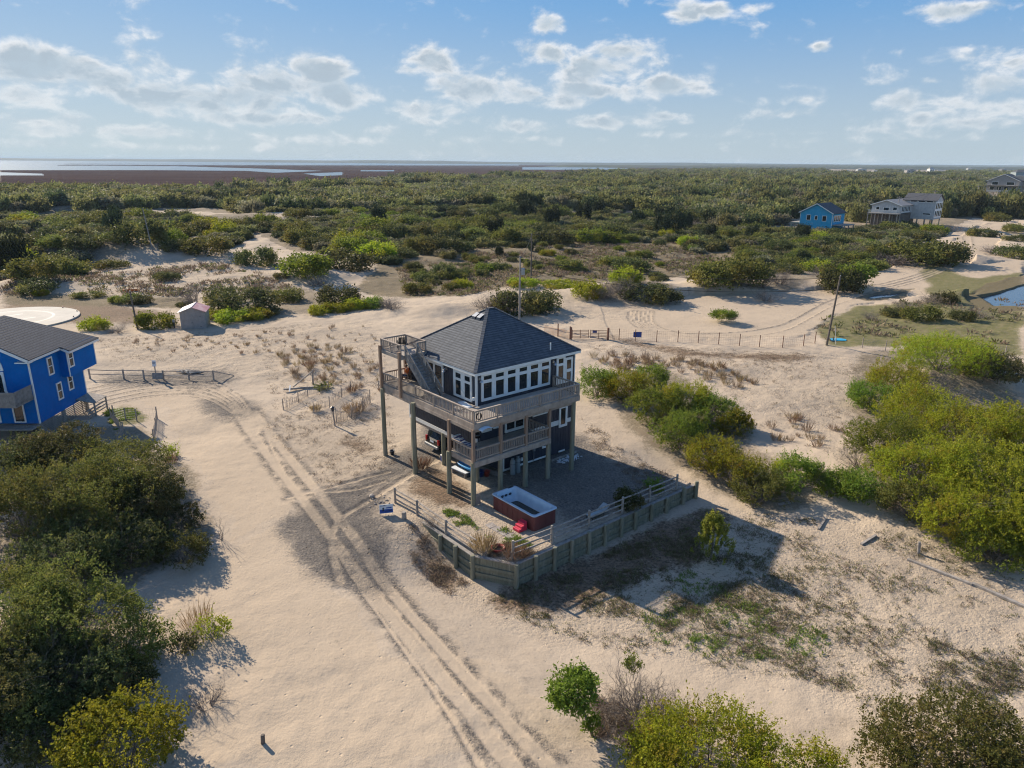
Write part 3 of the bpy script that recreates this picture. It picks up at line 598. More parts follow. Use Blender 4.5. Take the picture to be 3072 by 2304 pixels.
# decks: floor, rim boards, railings
def deck(name, rects, z, fas, parent, mat='deck', rim='wood'):
    m = MB()
    for (a, b, c, d, along) in rects:
        w = .14
        if along == 'u':
            n = int((d - c) / w)
            for i in range(n): m.box(a, b, c + i * w, c + i * w + w - .008, z - .035, z)
        else:
            n = int((b - a) / w)
            for i in range(n): m.box(a + i * w, a + i * w + w - .008, c, d, z - .035, z)
    o = m.build(name, M[mat], parent)
    f = MB()
    for s in fas: f.box(*s)
    f.build('rim_board', M[rim], o); return o
zt = DF - .037
UD = deck('upper_deck', [(0, 2.4, 2.95, 12.05, 'v'), (0, 10.05, 0, 2.93, 'u')], DF, [(-.04, .0, -.04, 12.09, zt - .40, zt), (.0, 10.05, -.04, 0, zt - .40, zt), (10.05, 10.09, -.04, 2.93, zt - .40, zt), (0, 2.4, 12.05, 12.09, zt - .40, zt)] +
          [(.02, 2.40, .5 + i * .6, .54 + i * .6, zt - .26, zt - .002) for i in range(19)] + [(2.5 + i * .6, 2.54 + i * .6, .02, 2.9, zt - .26, zt - .002) for i in range(13)], HS)
LD = deck('lower_deck', [(0, 7.12, 0, 2.9, 'u')], LF, [(-.04, 0, -.04, 2.92, LF - .41, LF - .037), (0, 7.12, -.04, 0, LF - .41, LF - .037), (7.12, 7.16, -.04, 2.92, LF - .41, LF - .037)] + [(.5 + i * .6, .54 + i * .6, .02, 2.88, LF - .28, LF - .038) for i in range(11)], HS)
railing(HS, (.03, .03), (10.02, .03), DF, .92, posts=5); railing(HS, (10.02, .10), (10.02, 2.9), DF, .92, posts=1)
railing(HS, (.03, .1), (.03, 12.02), DF, .92, posts=5); railing(HS, (.1, 12.02), (2.36, 12.02), DF, .92, posts=1)
railing(HS, (.15, .1), (2.3, .1), LF, .9); railing(HS, (2.5, .1), (4.7, .1), LF, .9); railing(HS, (4.9, .1), (7.0, .1), LF, .9)
railing(HS, (.08, .2), (.08, 2.75), LF, .9); railing(HS, (7.08, .2), (7.08, 2.85), LF, .9)
# lookout deck and its stair
TF_ = 8.95
LK = deck('lookout_deck', [(0, 2.3, 9.1, 12.05, 'u')], TF_, [(-.04, 0, 9.06, 12.09, TF_ - .3, TF_ - .037), (0, 2.3, 9.06, 9.1, TF_ - .3, TF_ - .037), (2.3, 2.34, 9.06, 12.09, TF_ - .3, TF_ - .037), (0, 2.3, 12.05, 12.09, TF_ - .3, TF_ - .037)] + [(.4 + i * .5, .44 + i * .5, 9.12, 12.03, TF_ - .24, TF_ - .038) for i in range(4)], HS, 'deck', 'woodgrey')
railing(HS, (.03, 9.14), (.03, 12.02), TF_, .86, posts=2); railing(HS, (.1, 12.02), (2.26, 12.02), TF_, .86, posts=1); railing(HS, (2.27, 9.14), (2.27, 11.98), TF_, .86, posts=1); railing(HS, (1.45, 9.13), (2.2, 9.13), TF_, .86, posts=1)
ST = MB()
n = 14
for i in range(n):
    zz = DF + (TF_ - DF) * (i + 1) / (n + 1); vv = 5.85 + (9.06 - 5.85) * i / n
    ST.box(.38, 1.36, vv, vv + .27, zz - .04, zz).box(.38, 1.36, vv + .25, vv + .262, zz - .04, zz + .16)
STo = ST.build('stair', M['woodgrey'], HS)
s_ = MB()
for uu in (.34, 1.40): s_.bar((uu, 5.72, DF + .06), (uu, 9.04, TF_ - .12), .045, .26)
s_.build('stringer', M['woodgrey'], STo)
railing(HS, (.34, 5.8), (.34, 9.0), 0, .86, 'woodgrey', posts=1, slope=(DF + .08, TF_ + .0), cap=False); railing(HS, (1.40, 5.8), (1.40, 9.0), 0, .86, 'woodgrey', posts=1, slope=(DF + .08, TF_ + .0), cap=False)
# piles and posts
def pile(u, v, z1, w=.29, tilt=(0, 0)):
    wx, wy, w_ = hw(u, v)[0], hw(u, v)[1], w / 2
    MB().tube([(u - tilt[0], v - tilt[1], -.5), (u, v, z1)], [w * .66, w * .60], 8).build('pile', M['pile'], HS, bevel=0)
for (u, v, z1) in ((.0, .16, 3.25), (2.42, .16, 3.25), (4.8, .16, 3.25), (7.12, .2, 3.25), (9.62, .16, 5.7), (-.17, 2.82, 3.3), (-.17, 7.35, 5.75), (-.17, 11.82, 5.75), (2.6, 3.15, 2.7), (2.5, 7.3, 2.7), (2.55, 11.85, 2.7), (7.3, 11.8, 2.7), (12.2, 11.8, 2.7), (8.6, 7.2, 2.7)):
    pile(u, v, z1)
for (u, v, z0, z1) in ((.0, .14, LF - .42, DF - .44), (2.42, .14, LF - .42, DF - .44), (4.8, .14, LF - .42, DF - .44), (7.12, .16, LF - .42, DF - .44), (-.1, 2.82, 3.3, DF - .44), (-.11, 9.15, DF - .45, TF_ + .3), (-.11, 12.0, DF - .45, TF_ + .3), (2.2, 12.1, DF - .45, TF_)):
    MB().box(u - .1, u + .1, v - .1, v + .1, z0, z1).build('post', M['woodred'], HS)
for (a, b) in (((-.12, 2.9, 5.55), (.5, 1.9, 4.9)),):
    pass
MB().bar((-.02, .3, 5.58), (-.02, 12.0, 5.58), .09, .24).bar((.1, .16, 5.56), (9.7, .16, 5.56), .09, .24).bar((2.52, 3.1, 2.55), (2.52, 12.0, 2.55), .1, .22).build('beam', M['wood'], HS)
# ------------------------------------------------------------------ things on and under the house
def place(o, u, v, z=0.0, rz=0.0): o.location = hw(u, v, z); o.rotation_euler = (0, 0, YAW + rz); return o
def skin_mesh(name, joints, m, parent, sub=2):
    """joints: list of (index of parent, position, radius)"""
    me = bpy.data.meshes.new(name); me.from_pydata([j[1] for j in joints], [(j[0], i) for i, j in enumerate(joints) if j[0] is not None], []); me.update()
    o = link_mesh(name, me, m, parent); md = o.modifiers.new('skin', 'SKIN'); sv = me.skin_vertices[0].data
    for i, j in enumerate(joints): sv[i].radius = (j[2], j[2]); sv[i].use_root = (i == 0)
    o.modifiers.new('sub', 'SUBSURF').levels = sub; o.modifiers['sub'].render_levels = sub; md.use_smooth_shade = True; return o
# seated person in an orange shirt, facing the rail (-u)
PR = place(empty('person', label='person in an orange shirt and blue jeans sitting under the lookout stair', cat='person'), 1.85, 11.35, DF, R(-150))
body = [(None, (0, 0, .50), .13), (0, (0, .02, .72), .125), (1, (0, .03, .93), .13), (2, (0, .02, 1.06), .055), (3, (0, -.02, 1.13), .06), (4, (0, -.03, 1.22), .098), (5, (0, -.03, 1.31), .08),
        (2, (.19, .03, .97), .058), (7, (.25, .02, .72), .042), (8, (.19, -.24, .60), .034), (9, (.17, -.33, .58), .036), (2, (-.19, .03, .97), .058), (11, (-.25, .02, .72), .042), (12, (-.19, -.24, .60), .034), (13, (-.17, -.33, .58), .036),
        (0, (.10, -.05, .49), .095), (15, (.12, -.43, .48), .07), (16, (.12, -.45, .1), .045), (17, (.12, -.58, .045), .035), (0, (-.10, -.05, .49), .095), (19, (-.12, -.43, .48), .07), (20, (-.12, -.45, .1), .045), (21, (-.12, -.58, .045), .035)]
bo = skin_mesh('body', body, M['skin'], PR)
skin_mesh('shirt', [(None, (0, .01, .52), .155), (0, (0, .03, .74), .15), (1, (0, .035, .94), .15), (2, (.19, .03, .98), .078), (3, (.25, .02, .75), .06), (2, (-.19, .03, .98), .078), (5, (-.25, .02, .75), .06)], M['orange'], PR)
skin_mesh('trousers', [(None, (0, -.02, .5), .15), (0, (.10, -.06, .49), .115), (1, (.12, -.43, .485), .09), (2, (.12, -.455, .12), .062), (0, (-.10, -.06, .49), .115), (4, (-.12, -.43, .485), .09), (5, (-.12, -.455, .12), .062)], M['denim'], PR)
MB().ball((0, -.005, 1.27), .112, 12, 8, (1, 1.02, 1.0)).build('hair', M['hair'], PR, True)
for s in (-1, 1):
    for k in range(4): MB().tube([(s * (.145 + k * .018), -.34, .585), (s * (.145 + k * .018), -.40, .575 - .004 * k), (s * (.145 + k * .018), -.425, .55)], [.010, .009, .007], 6).build('finger', M['skin'], PR, True)
    MB().tube([(s * .14, -.31, .58), (s * .115, -.345, .57)], [.011, .008], 6).build('thumb', M['skin'], PR, True)
    MB().box(s * .12 - .045, s * .12 + .045, -.62, -.40, 0, .075).build('shoe', M['rubber'], PR, bevel=.02)
for s in (-.035, .035): MB().ball((s, -.122, 1.235), .012, 8, 6).build('eye', M['ink'], PR, True)
MB().ball((0, -.135, 1.205), .016, 8, 6, (.8, 1, 1.2)).build('nose', M['skin'], PR, True)
def chair(name, label, m, u, v, z, rz, group=None):
    c = place(empty(name, label=label, cat='chair', group=group), u, v, z, rz)
    MB().box(-.27, .27, -.26, .26, .40, .445).build('seat', M[m], c, bevel=.012)
    b = MB()
    for i in range(5): b.add(*[( [(-.25 + i * .105, .24, .44), (-.165 + i * .105, .24, .44), (-.165 + i * .105, .40, 1.02), (-.25 + i * .105, .40, 1.02), (-.25 + i * .105, .265, .44), (-.165 + i * .105, .265, .44), (-.165 + i * .105, .425, 1.02), (-.25 + i * .105, .425, 1.02)]), [(0, 1, 2, 3), (7, 6, 5, 4), (0, 4, 5, 1), (1, 5, 6, 2), (2, 6, 7, 3), (3, 7, 4, 0)]])
    b.build('backrest', M[m], c)
    for sx_ in (-.27, .27):
        MB().box(sx_ - .05, sx_ + .05, -.30, .28, .62, .645).build('armrest', M[m], c)
        for sy in (-.25, .25): MB().box(sx_ - .025, sx_ + .025, sy - .03, sy + .03, 0, .62).build('leg', M[m], c)
    return c
chair('deck_chair', 'brown chair the seated person uses on the upper deck', 'woodred', 1.85, 11.38, DF, R(-150))
chair('dark_chair', 'dark high-backed chair on the small lookout deck above the stair', 'rubber', 1.25, 11.0, TF_, R(160))
# lounge with blue and white stripes on the lower deck
LG = place(empty('striped_lounger', label='blue and white striped lounger against the siding on the lower deck', cat='lounger'), .95, 2.5, LF, R(0))
for i in range(12): MB().box(-.35, .35, -1.05 + i * .17, -1.05 + i * .17 + .165, .36 + max(0, i - 7) * .09, .39 + max(0, i - 7) * .09).build('stripe', M['signwhite' if i % 2 else 'dkblue'], LG)
for a in (-.32, .32):
    for b in (-.95, .8): MB().box(a - .025, a + .025, b - .03, b + .03, 0, .38).build('leg', M['jet'], LG)
gr = place(empty('grill', label='black kettle grill on the lower deck near the corner post', cat='grill'), 1.9, 2.2, LF)
MB().lathe([(.02, .62), (.2, .68), (.29, .82), (.28, .96), (.18, 1.06), (.03, 1.1)], (0, 0, 0), 16).build('bowl', M['black'], gr, True)
for k in range(3): MB().tube([(.2 * math.cos(k * 2.09), .2 * math.sin(k * 2.09), .7), (.33 * math.cos(k * 2.09), .33 * math.sin(k * 2.09), 0)], .016, 6).build('leg', M['steel'], gr)
# curved sheet under the deck corner, hose coil on the rail
cv = MB(); vs = []; fs = []
for i in range(9):
    a = math.pi * (.12 + .76 * i / 8)
    for k in range(2): vs.append((.55 * -math.cos(a) , -.45 + .95 * k, .24 * math.sin(a)))
cv.add(vs, [(2 * i, 2 * i + 2, 2 * i + 3, 2 * i + 1) for i in range(8)])
o = cv.build('rain_hood', M['acrylic'], None, True); o.location = hw(.82, .0, 5.55); o.rotation_euler = (0, 0, YAW); sm = o.modifiers.new('s', 'SOLIDIFY'); sm.thickness = .02
tag(o, 'pale blue curved plastic hood hanging below the upper deck corner', 'hood')
hc = MB()
for k in range(4): hc.tube([(.0 - .03 * k, .2 * math.cos(2 * math.pi * i / 20), .24 * math.sin(2 * math.pi * i / 20)) for i in range(21)], .016, 6, False)
hs = hc.build('hose', M['rubber'], None, True); hs.location = hw(.36, -.0, DF + .5); hs.rotation_euler = (0, 0, YAW + R(90)); tag(hs, 'dark coiled hose hanging on the front corner of the upper railing', 'hose')
bd = MB().box(.08, .5, .0, .03, .06, .86).build('rail_board', M['wood'], UD)
# white board on the upper deck by the house corner
b_ = MB().box(-.28, .28, -.75, .75, 0, .05).build('pale_board', M['signwhite'], None, bevel=.01); b_.location = hw(1.9, 3.6, DF + .006); b_.rotation_euler = (0, 0, YAW + R(-14)); tag(b_, 'white board lying on the upper deck below the left windows', 'board')
# propane tanks
for i, (u, v, lab) in enumerate(((5.5, 2.42, 'tall grey gas cylinder nearer the white corner board'), (6.05, 2.45, 'tall grey gas cylinder nearer the wide pile, right of its twin'))):
    t_ = empty('gas_cylinder', hw(u, v, 0), 0, lab, 'gas cylinder', 'pair of gas cylinders at the house wall')
    MB().lathe([(.19, 0), (.2, .04), (.2, 1.05), (.17, 1.16), (.08, 1.22)], (0, 0, 0), 20).build('tank', M['tank'], t_, True)
    MB().lathe([(.1, 1.18), (.11, 1.2), (.11, 1.32), (.09, 1.33)], (0, 0, 0), 14).build('collar', M['tank'], t_, True)
    MB().lathe([(.205, .0), (.205, .03)], (0, 0, .86), 20).build('band', M['jet'], t_)
    MB().tube([(0, 0, 1.2), (0, 0, 1.36)], .022, 8).build('valve', M['steel'], t_)
# bench, tray, barrels, bucket, lumber under the lower deck
BN = place(empty('picnic_bench', label='pale grey picnic bench under the lower deck', cat='bench'), 2.28, 4.85, 0, R(6))
MB().box(-.24, .24, -.85, .85, .42, .48).build('seat', M['signwhite'], BN)
for s in (-.68, .68): MB().box(-.2, .2, s - .05, s + .05, 0, .42).build('leg', M['woodgrey'], BN)
MB().box(-.05, .05, -.68, .68, .18, .26).build('stretcher', M['woodgrey'], BN)
ky = MB(); pr = [(0, -.95, .1), (.24, -.75, .28), (.33, -.3, .33), (.33, .3, .33), (.24, .75, .28), (0, .95, .1)]
vs = []; fs = []
for (a, b, r_) in pr: vs += [(-r_ * .9, b, .26), (-r_ * .6, b, .02), (r_ * .6, b, .02), (r_ * .9, b, .26), (r_ * .7, b, .22), (-r_ * .7, b, .22)]
for i in range(5):
    for k in range(6): fs.append((i * 6 + k, i * 6 + (k + 1) % 6, i * 6 + 6 + (k + 1) % 6, i * 6 + 6 + k))
ky.add(vs, fs + [(0, 1, 2, 3, 4, 5)[::-1], (30, 31, 32, 33, 34, 35)])
k_ = ky.build('kayak', M['paleblue'], None, True); k_.location = hw(2.75, 4.75, .52); k_.rotation_euler = (0, 0, YAW); tag(k_, 'light blue kayak hull stored behind the pale bench', 'kayak')
MB_ = MB().box(-.35, .35, -.7, .7, .0, .5)
cr = MB_.build('storage_crate', M['jet'], None, bevel=.02); cr.location = hw(2.75, 4.75, 0); cr.rotation_euler = (0, 0, YAW); tag(cr, 'dark storage crate under the light blue kayak', 'crate')
dr = place(empty('blue_drum', label='light blue plastic drum behind the front deck pile', cat='drum'), 2.95, 4.0, 0)
MB().lathe([(.27, 0), (.3, .05), (.3, .28), (.315, .3), (.3, .32), (.3, .6), (.315, .62), (.3, .64), (.28, .82), (.1, .84)], (0, 0, 0), 20).build('shell', M['paleblue'], dr, True)
MB().lathe([(.29, .82), (.29, .87), (.05, .88)], (0, 0, 0), 20).build('lid', M['dkblue'], dr)
tb = place(empty('blue_tub', label='dark blue plastic tub beside the red bucket', cat='tub'), 3.35, 3.7, 0)
MB().lathe([(.24, 0), (.3, .42), (.33, .43), (.33, .46), (.28, .46), (.22, .05)], (0, 0, 0), 20).build('shell', M['dkblue'], tb, True)
rb = place(empty('red_bucket', label='faded red bucket between the piles below the deck', cat='bucket'), 3.75, 3.4, 0)
MB().lathe([(.17, 0), (.24, .42), (.26, .43), (.26, .46), (.22, .46), (.15, .05)], (0, 0, 0), 18).build('shell', M['redpl'], rb, True)
MB().tube([(.25 * math.cos(math.pi * i / 10), .0, .44 + .16 * math.sin(math.pi * i / 10)) for i in range(11)], .008, 5).build('handle', M['steel'], rb)
for i in range(7):
    l_ = MB().box(-.075, .075, -1.5, 1.5, 0, .04).build('plank', M['oldrail' if i % 2 else 'drift'], None); l_.location = hw(3.95 + (i % 4) * .19, 4.55 - .1 * i, .02 + .045 * (i // 4) + .01 * i); l_.rotation_euler = (R(3), 0, YAW + R(6 + 3 * i)); tag(l_, 'weathered loose plank in the heap under the lower deck', 'plank', 'loose planks under the deck')
cl = place(empty('drink_cooler', label='dark blue cooler with a white lid beside the inner pile', cat='cooler'), 2.85, 7.75, 0)
MB().box(-.24, .24, -.26, .26, 0, .5).build('box', M['dkblue'], cl, bevel=.03); MB().box(-.25, .25, -.27, .27, .5, .6).build('lid', M['white'], cl, bevel=.03); MB().box(-.16, .16, -.16, .16, .6, .78).build('jug', M['white'], cl, bevel=.05)
pt = place(empty('flower_pot', label='small dark pot at the foot of the leftmost tall pile', cat='pot'), .34, 11.6, 0)
MB().lathe([(.14, 0), (.2, .34), (.22, .35), (.22, .39), (.17, .39), (.16, .3), (.01, .3)], (0, 0, 0), 16).build('shell', M['jet'], pt, True)
# black car under the house, tail towards the drive
CA = place(empty('parked_car', label='black sport utility car parked under the house with its tail lights showing', cat='car'), 3.25, 10.1, 0)
prof = [(.02, .45), (0, .62), (.06, 1.02), (.16, 1.12), (.34, 1.66), (.55, 1.78), (2.9, 1.80), (3.25, 1.72), (3.85, 1.14), (4.85, 1.02), (4.98, .80), (4.98, .42), (4.6, .34), (.3, .34)]
MB().prism(prof, -.96, .96, 'y').build('body', M['black'], CA, bevel=.06, seg=3)
MB().prism([(.185, 1.16), (.335, 1.62), (.32, 1.63), (.165, 1.17)], -.78, .78, 'y').build('rear_window', M['glass'], CA)
for s in (-1, 1):
    MB().box(.62, 1.55, s * .962 - .006, s * .962 + .006, 1.2, 1.62).box(1.65, 2.5, s * .962 - .006, s * .962 + .006, 1.2, 1.62).box(2.6, 3.2, s * .962 - .006, s * .962 + .006, 1.2, 1.56).build('side_window', M['glass'], CA)
    MB().box(-.01, .14, s * .86 - .1, s * .86 + .1, .78, 1.22).build('tail_light', M['redlens'], CA, bevel=.02)
    for x in (.95, 3.95):
        w_ = MB(); w_.prism([(x + .37 * math.cos(2 * math.pi * i / 24), .37 + .37 * math.sin(2 * math.pi * i / 24)) for i in range(24)], s * .74, s * .985, 'y'); wo = w_.build('wheel', M['rubber'], CA, bevel=.03)
        w_ = MB(); w_.prism([(x + .22 * math.cos(2 * math.pi * i / 18), .37 + .22 * math.sin(2 * math.pi * i / 18)) for i in range(18)], s * .96, s * .992, 'y'); w_.build('rim', M['chrome'], wo)
MB().box(-.14, .1, -.93, .93, .42, .66).build('bumper', M['steel'], CA, bevel=.05)
MB().box(-.02, .03, -.26, .26, .84, .98).build('number_plate', M['signwhite'], CA)
MB().box(.32, .5, -.85, .85, 1.73, 1.79).build('roof_spoiler', M['black'], CA, bevel=.02)
MB().box(-.025, .03, -.3, .3, 1.03, 1.07).build('tailgate_handle', M['chrome'], CA)
for s in (-.72, .72): MB().bar((.9, s, 1.84), (2.8, s, 1.84), .04, .03).build('roof_rail', M['chrome'], CA)
# timber bed with white stones by the right hand pile
bedo = MB().bar((9.5, 2.3, .08), (12.4, 2.3, .08), .12, .16).bar((9.5, 2.3, .08), (9.5, 2.85, .08), .12, .16).build('bed_edging', M['oldrail'], None); bedo.location = tuple(H0); bedo.rotation_euler = (0, 0, YAW); tag(bedo, 'low timber edging of the bed along the dark wall', 'edging')
rg = np.random.default_rng(5); wsm = []
for i in range(5):
    m_ = MB(); m_.ball((0, 0, .3), 1, 6, 4, (1, rg.uniform(.6, .9), rg.uniform(.45, .7))); wsm.append(m_.mesh('stone'))
    wsm[-1].materials.append(M['whitestone'])
for i in range(110):
    a = rg.uniform(0, 6.28); r_ = math.sqrt(rg.uniform(0, 1)); o = bpy.data.objects.new('white_stone', wsm[i % 5]); COL.objects.link(o)
    o.location = hw(11.0 + 1.45 * r_ * math.cos(a), 1.72 + .48 * r_ * math.sin(a), .03); s = rg.uniform(.05, .11); o.scale = (s, s, s); o.rotation_euler = (0, 0, rg.uniform(0, 6)); tag(o, 'white stone in the patch beside the rightmost pile', 'stone', 'white stones by the right pile')
# ------------------------------------------------------------------ retaining wall round the yard
def local_thing(name, label, cat, group=None): return empty(name, tuple(H0), YAW, label, cat, group)
RW = local_thing('retaining_wall', 'greenish timber retaining wall with thick posts around the yard', 'wall')
seg = [(-4.14, .3), (-4.14, -5.25), (-2.8, -7.62), (14.75, -7.75)]
for a, b in zip(seg[:-1], seg[1:]):
    L = math.hypot(b[0] - a[0], b[1] - a[1]); n = int(L / .2); m = MB(); dx, dy = (b[0] - a[0]) / L, (b[1] - a[1]) / L
    for i in range(n):
        p = (a[0] + dx * (i + .5) * L / n, a[1] + dy * (i + .5) * L / n); lo = -2.2 + .0 * i
        m.bar((p[0], p[1], lo), (p[0], p[1], .06), L / n - .012, .05 + .012 * (i % 2), up=(dy, -dx, 0))
    m.build('board_panel', M['pile'], RW)
    m = MB(); m.bar((a[0], a[1], .085), (b[0], b[1], .085), .26, .05); m.build('cap', M['woodgrey'], RW)
    ox, oy = dy * -.09, dx * .09
    if dx > .5 or True: ox, oy = (dy * .09, -dx * .09)
    m = MB()
    for zz in (-.55, -1.05): m.bar((a[0] + ox, a[1] + oy, zz), (b[0] + ox, b[1] + oy, zz), .06, .18)
    m.build('waler', M['pile'], RW)
for (u, v) in ((-4.34, -2.0), (-4.36, -3.7), (-4.24, -5.3), (-2.85, -7.8), (-1.29, -7.8), (.3, -7.8), (1.78, -7.82), (3.35, -7.82), (4.88, -7.84), (6.5, -7.84), (7.9, -7.88), (9.6, -7.92), (11.27, -7.94), (13.2, -7.94), (14.7, -7.96)):
    tall = .42 if u > 13 else .16
    MB().tube([(u, v, -2.4), (u, v, tall - .03), (u, v, tall)], [.15, .145, .12], 10).build('post', M['pile'], RW)
# split rail fence on the wall
FN = local_thing('split_rail_fence', 'weathered three-rail split fence standing above the timber wall', 'fence')
def rails(parent, pts, hs, m='oldrail', rr=.062, postr=.09, posth=None, skip=()):
    rgf = np.random.default_rng(int(abs(pts[0][0]) * 100) + 3)
    for i, p in enumerate(pts):
        if i in skip: continue
        MB().tube([(p[0], p[1], p[2] - .4), (p[0] + rgf.uniform(-.02, .02), p[1] + rgf.uniform(-.02, .02), p[2] + (posth or hs[-1] + .12))], [postr, postr * .92], 8).build('post', M[m], parent)
    for a, b in zip(pts[:-1], pts[1:]):
        for h in hs:
            j = rgf.uniform(-.03, .03, 4)
            m_ = MB(); m_.tube([(a[0] + j[0], a[1] + j[1], a[2] + h + j[2]), ((a[0] + b[0]) / 2, (a[1] + b[1]) / 2, (a[2] + b[2]) / 2 + h + j[3] - .02), (b[0] + j[1], b[1] + j[0], b[2] + h - j[2])], [rr * .8, rr, rr * .75], 6); m_.build('rail', M[m], parent)
rails(FN, [(-4.0, 4.0, 0), (-3.85, 1.4, 0), (-3.95, -2.1, 0), (-3.9, -5.2, 0)], (.3, .68, 1.05), skip=(3,))
rails(FN, [(-2.5, -7.05, 0), (.6, -7.2, 0), (3.9, -7.25, 0), (7.05, -7.35, 0), (9.9, -7.4, 0), (12.9, -7.45, 0)], (.38, .76, 1.15), posth=1.32)
# swim spa
TB = local_thing('swim_spa', 'large red-brown swim spa with a pale blue basin, nearly empty', 'hot tub'); TB.location = hw(1.73, -3.2, 0); TB.rotation_euler = (0, 0, YAW + R(90))
Lh, Wh, TH = 2.22, 1.08, 1.15
def rr_(l, w, r_, n=5):
    out = []
    for (cx, cy, a0) in ((l - r_, w - r_, 0), (-l + r_, w - r_, 90), (-l + r_, -w + r_, 180), (l - r_, -w + r_, 270)):
        out += [(cx + r_ * math.cos(R(a0 + 90 * i / n)), cy + r_ * math.sin(R(a0 + 90 * i / n))) for i in range(n + 1)]
    return out
CB = MB().prism(rr_(Lh - .07, Wh - .07, .16), 0, TH - .06, 'z').build('cabinet', M['tubskirt'], TB)
m = MB()
for i in range(1, 8):
    x = -Lh + .07 + i * (2 * Lh - .14) / 8
    m.box(x - .012, x + .012, -Wh + .052, -Wh + .074, .03, TH - .1).box(x - .012, x + .012, Wh - .074, Wh - .052, .03, TH - .1)
for i in range(1, 4):
    y = -Wh + i * Wh / 2; m.box(-Lh + .052, -Lh + .074, y - .012, y + .012, .03, TH - .1).box(Lh - .074, Lh - .052, y - .012, y + .012, .03, TH - .1)
m.build('panel_joint', M['tubskirt'], TB)
rings = [rr_(Lh, Wh, .2) , rr_(Lh, Wh, .2), rr_(Lh - .03, Wh - .03, .2), rr_(Lh - .2, Wh - .18, .26), rr_(Lh - .24, Wh - .22, .26), rr_(Lh - .42, Wh - .30, .26), rr_(Lh - .62, Wh - .36, .3), rr_(Lh - .74, Wh - .40, .3)]
zs_ = [TH - .07, TH - .015, TH, TH - .005, TH - .06, TH - .42, TH - .86, TH - .9]
vs = []; fs = []; n = len(rings[0])
for q, zz in zip(rings, zs_): vs += [(a, b, zz) for a, b in q]
for i in range(len(rings) - 1):
    for k in range(n): fs.append((i * n + k, i * n + (k + 1) % n, (i + 1) * n + (k + 1) % n, (i + 1) * n + k))
fs.append(tuple((len(rings) - 1) * n + k for k in range(n)))
bs = MB().add(vs, fs).build('basin', M['acrylic'], TB, True)
# cabinet must not fill the basin
CB.data.clear_geometry(); q = rr_(Lh - .07, Wh - .07, .16); k_ = len(q)
CB.data.from_pydata([(a, b, 0) for a, b in q] + [(a, b, TH - .05) for a, b in q], [], [(i, (i + 1) % k_, k_ + (i + 1) % k_, k_ + i) for i in range(k_)]); CB.data.update()
MB().prism(rr_(Lh - .70, Wh - .40, .28), TH - .895, TH - .80, 'z').build('standing_water', M['murk'], TB)
st_ = MB().box(-Lh + .45, -Lh + .95, -Wh + .36, Wh - .36, TH - .9, TH - .5); st_.build('seat', M['acrylic'], TB, bevel=.05)
MB().box(.6, Lh - .55, Wh - .62, Wh - .34, TH - .9, TH - .6).build('seat', M['acrylic'], TB, bevel=.05)
jt = []
for (x, y) in ((Lh - .365, -.32), (Lh - .365, .05), (Lh - .365, .38)):
    MB().ball((x - .03, y, TH - .30), .12, 12, 6, (.35, 1.15, .8)).build('headrest', M['jet'], TB, True)
for (x, y) in ((-Lh + .55, .3), (-Lh + .7, .1), (-Lh + .55, -.2), (-Lh + .75, -.4), (-Lh + .8, .42)):
    MB().lathe([(.055, 0), (.05, .02), (.01, .022)], (x, y, TH - .5), 12).build('jet', M['jet'], TB)
MB().box(Lh - .17, Lh - .04, -Wh + .25, -Wh + .7, TH - .002, TH + .012).build('control_panel', M['jet'], TB)
TS = empty('plastic_steps', hw(.22, -4.55, 0.03), YAW + R(180), 'pink-red plastic steps against the swim spa', 'steps')
MB().prism([(-.34, 0), (.36, 0), (.36, .2), (.14, .2), (.14, .37), (-.08, .37), (-.08, .52), (-.34, .52)], -.33, .33, 'y').build('treads', M['steps'], TS, bevel=.035)
MB().box(-.36, -.32, -.28, .28, .48, .60).build('grip', M['steps'], TS, bevel=.015)
for i in range(4):
    o = MB().box(-.3, .3, -.3, .3, 0, .05).build('paving_slab', M['stone'], None, bevel=.01); o.location = hw(-.9 + .02 * i, -2.9 - .64 * i, .005 + .0 * i); o.rotation_euler = (0, 0, YAW + R(4 * i - 5)); tag(o, 'square grey slab in the row leading to the red steps', 'slab', 'slabs before the red steps')
PL = empty('barrel_planter', hw(-2.6, -5.75, 0), 0, 'round rust-brown half-barrel planter in the dry grass at the wall corner', 'planter')
MB().lathe([(.34, -.1), (.42, .26), (.45, .28), (.45, .33), (.39, .33), (.36, .14), (.01, .14)], (0, 0, 0), 24).build('shell', M['redpl'], PL, True)
MB().lathe([(.36, .13), (.35, .17), (.01, .2)], (0, 0, 0), 18).build('soil', M['murk'], PL)
CH = empty('sun_lounger', hw(5.45, -6.5, .0), YAW + R(2), 'pale folded sun lounger behind the right hand rail fence', 'lounger')
MB().box(-.85, .45, -.3, .3, .32, .37).build('seat', M['tank'], CH, bevel=.01); MB().prism([(.45, .33), (1.0, .62), (.98, .67), (.43, .38)], -.3, .3, 'y').build('backrest', M['tank'], CH)
for a in (-.75, .35):
    for b in (-.27, .27): MB().tube([(a, b, 0), (a, b, .34)], .018, 6).build('leg', M['jet'], CH)
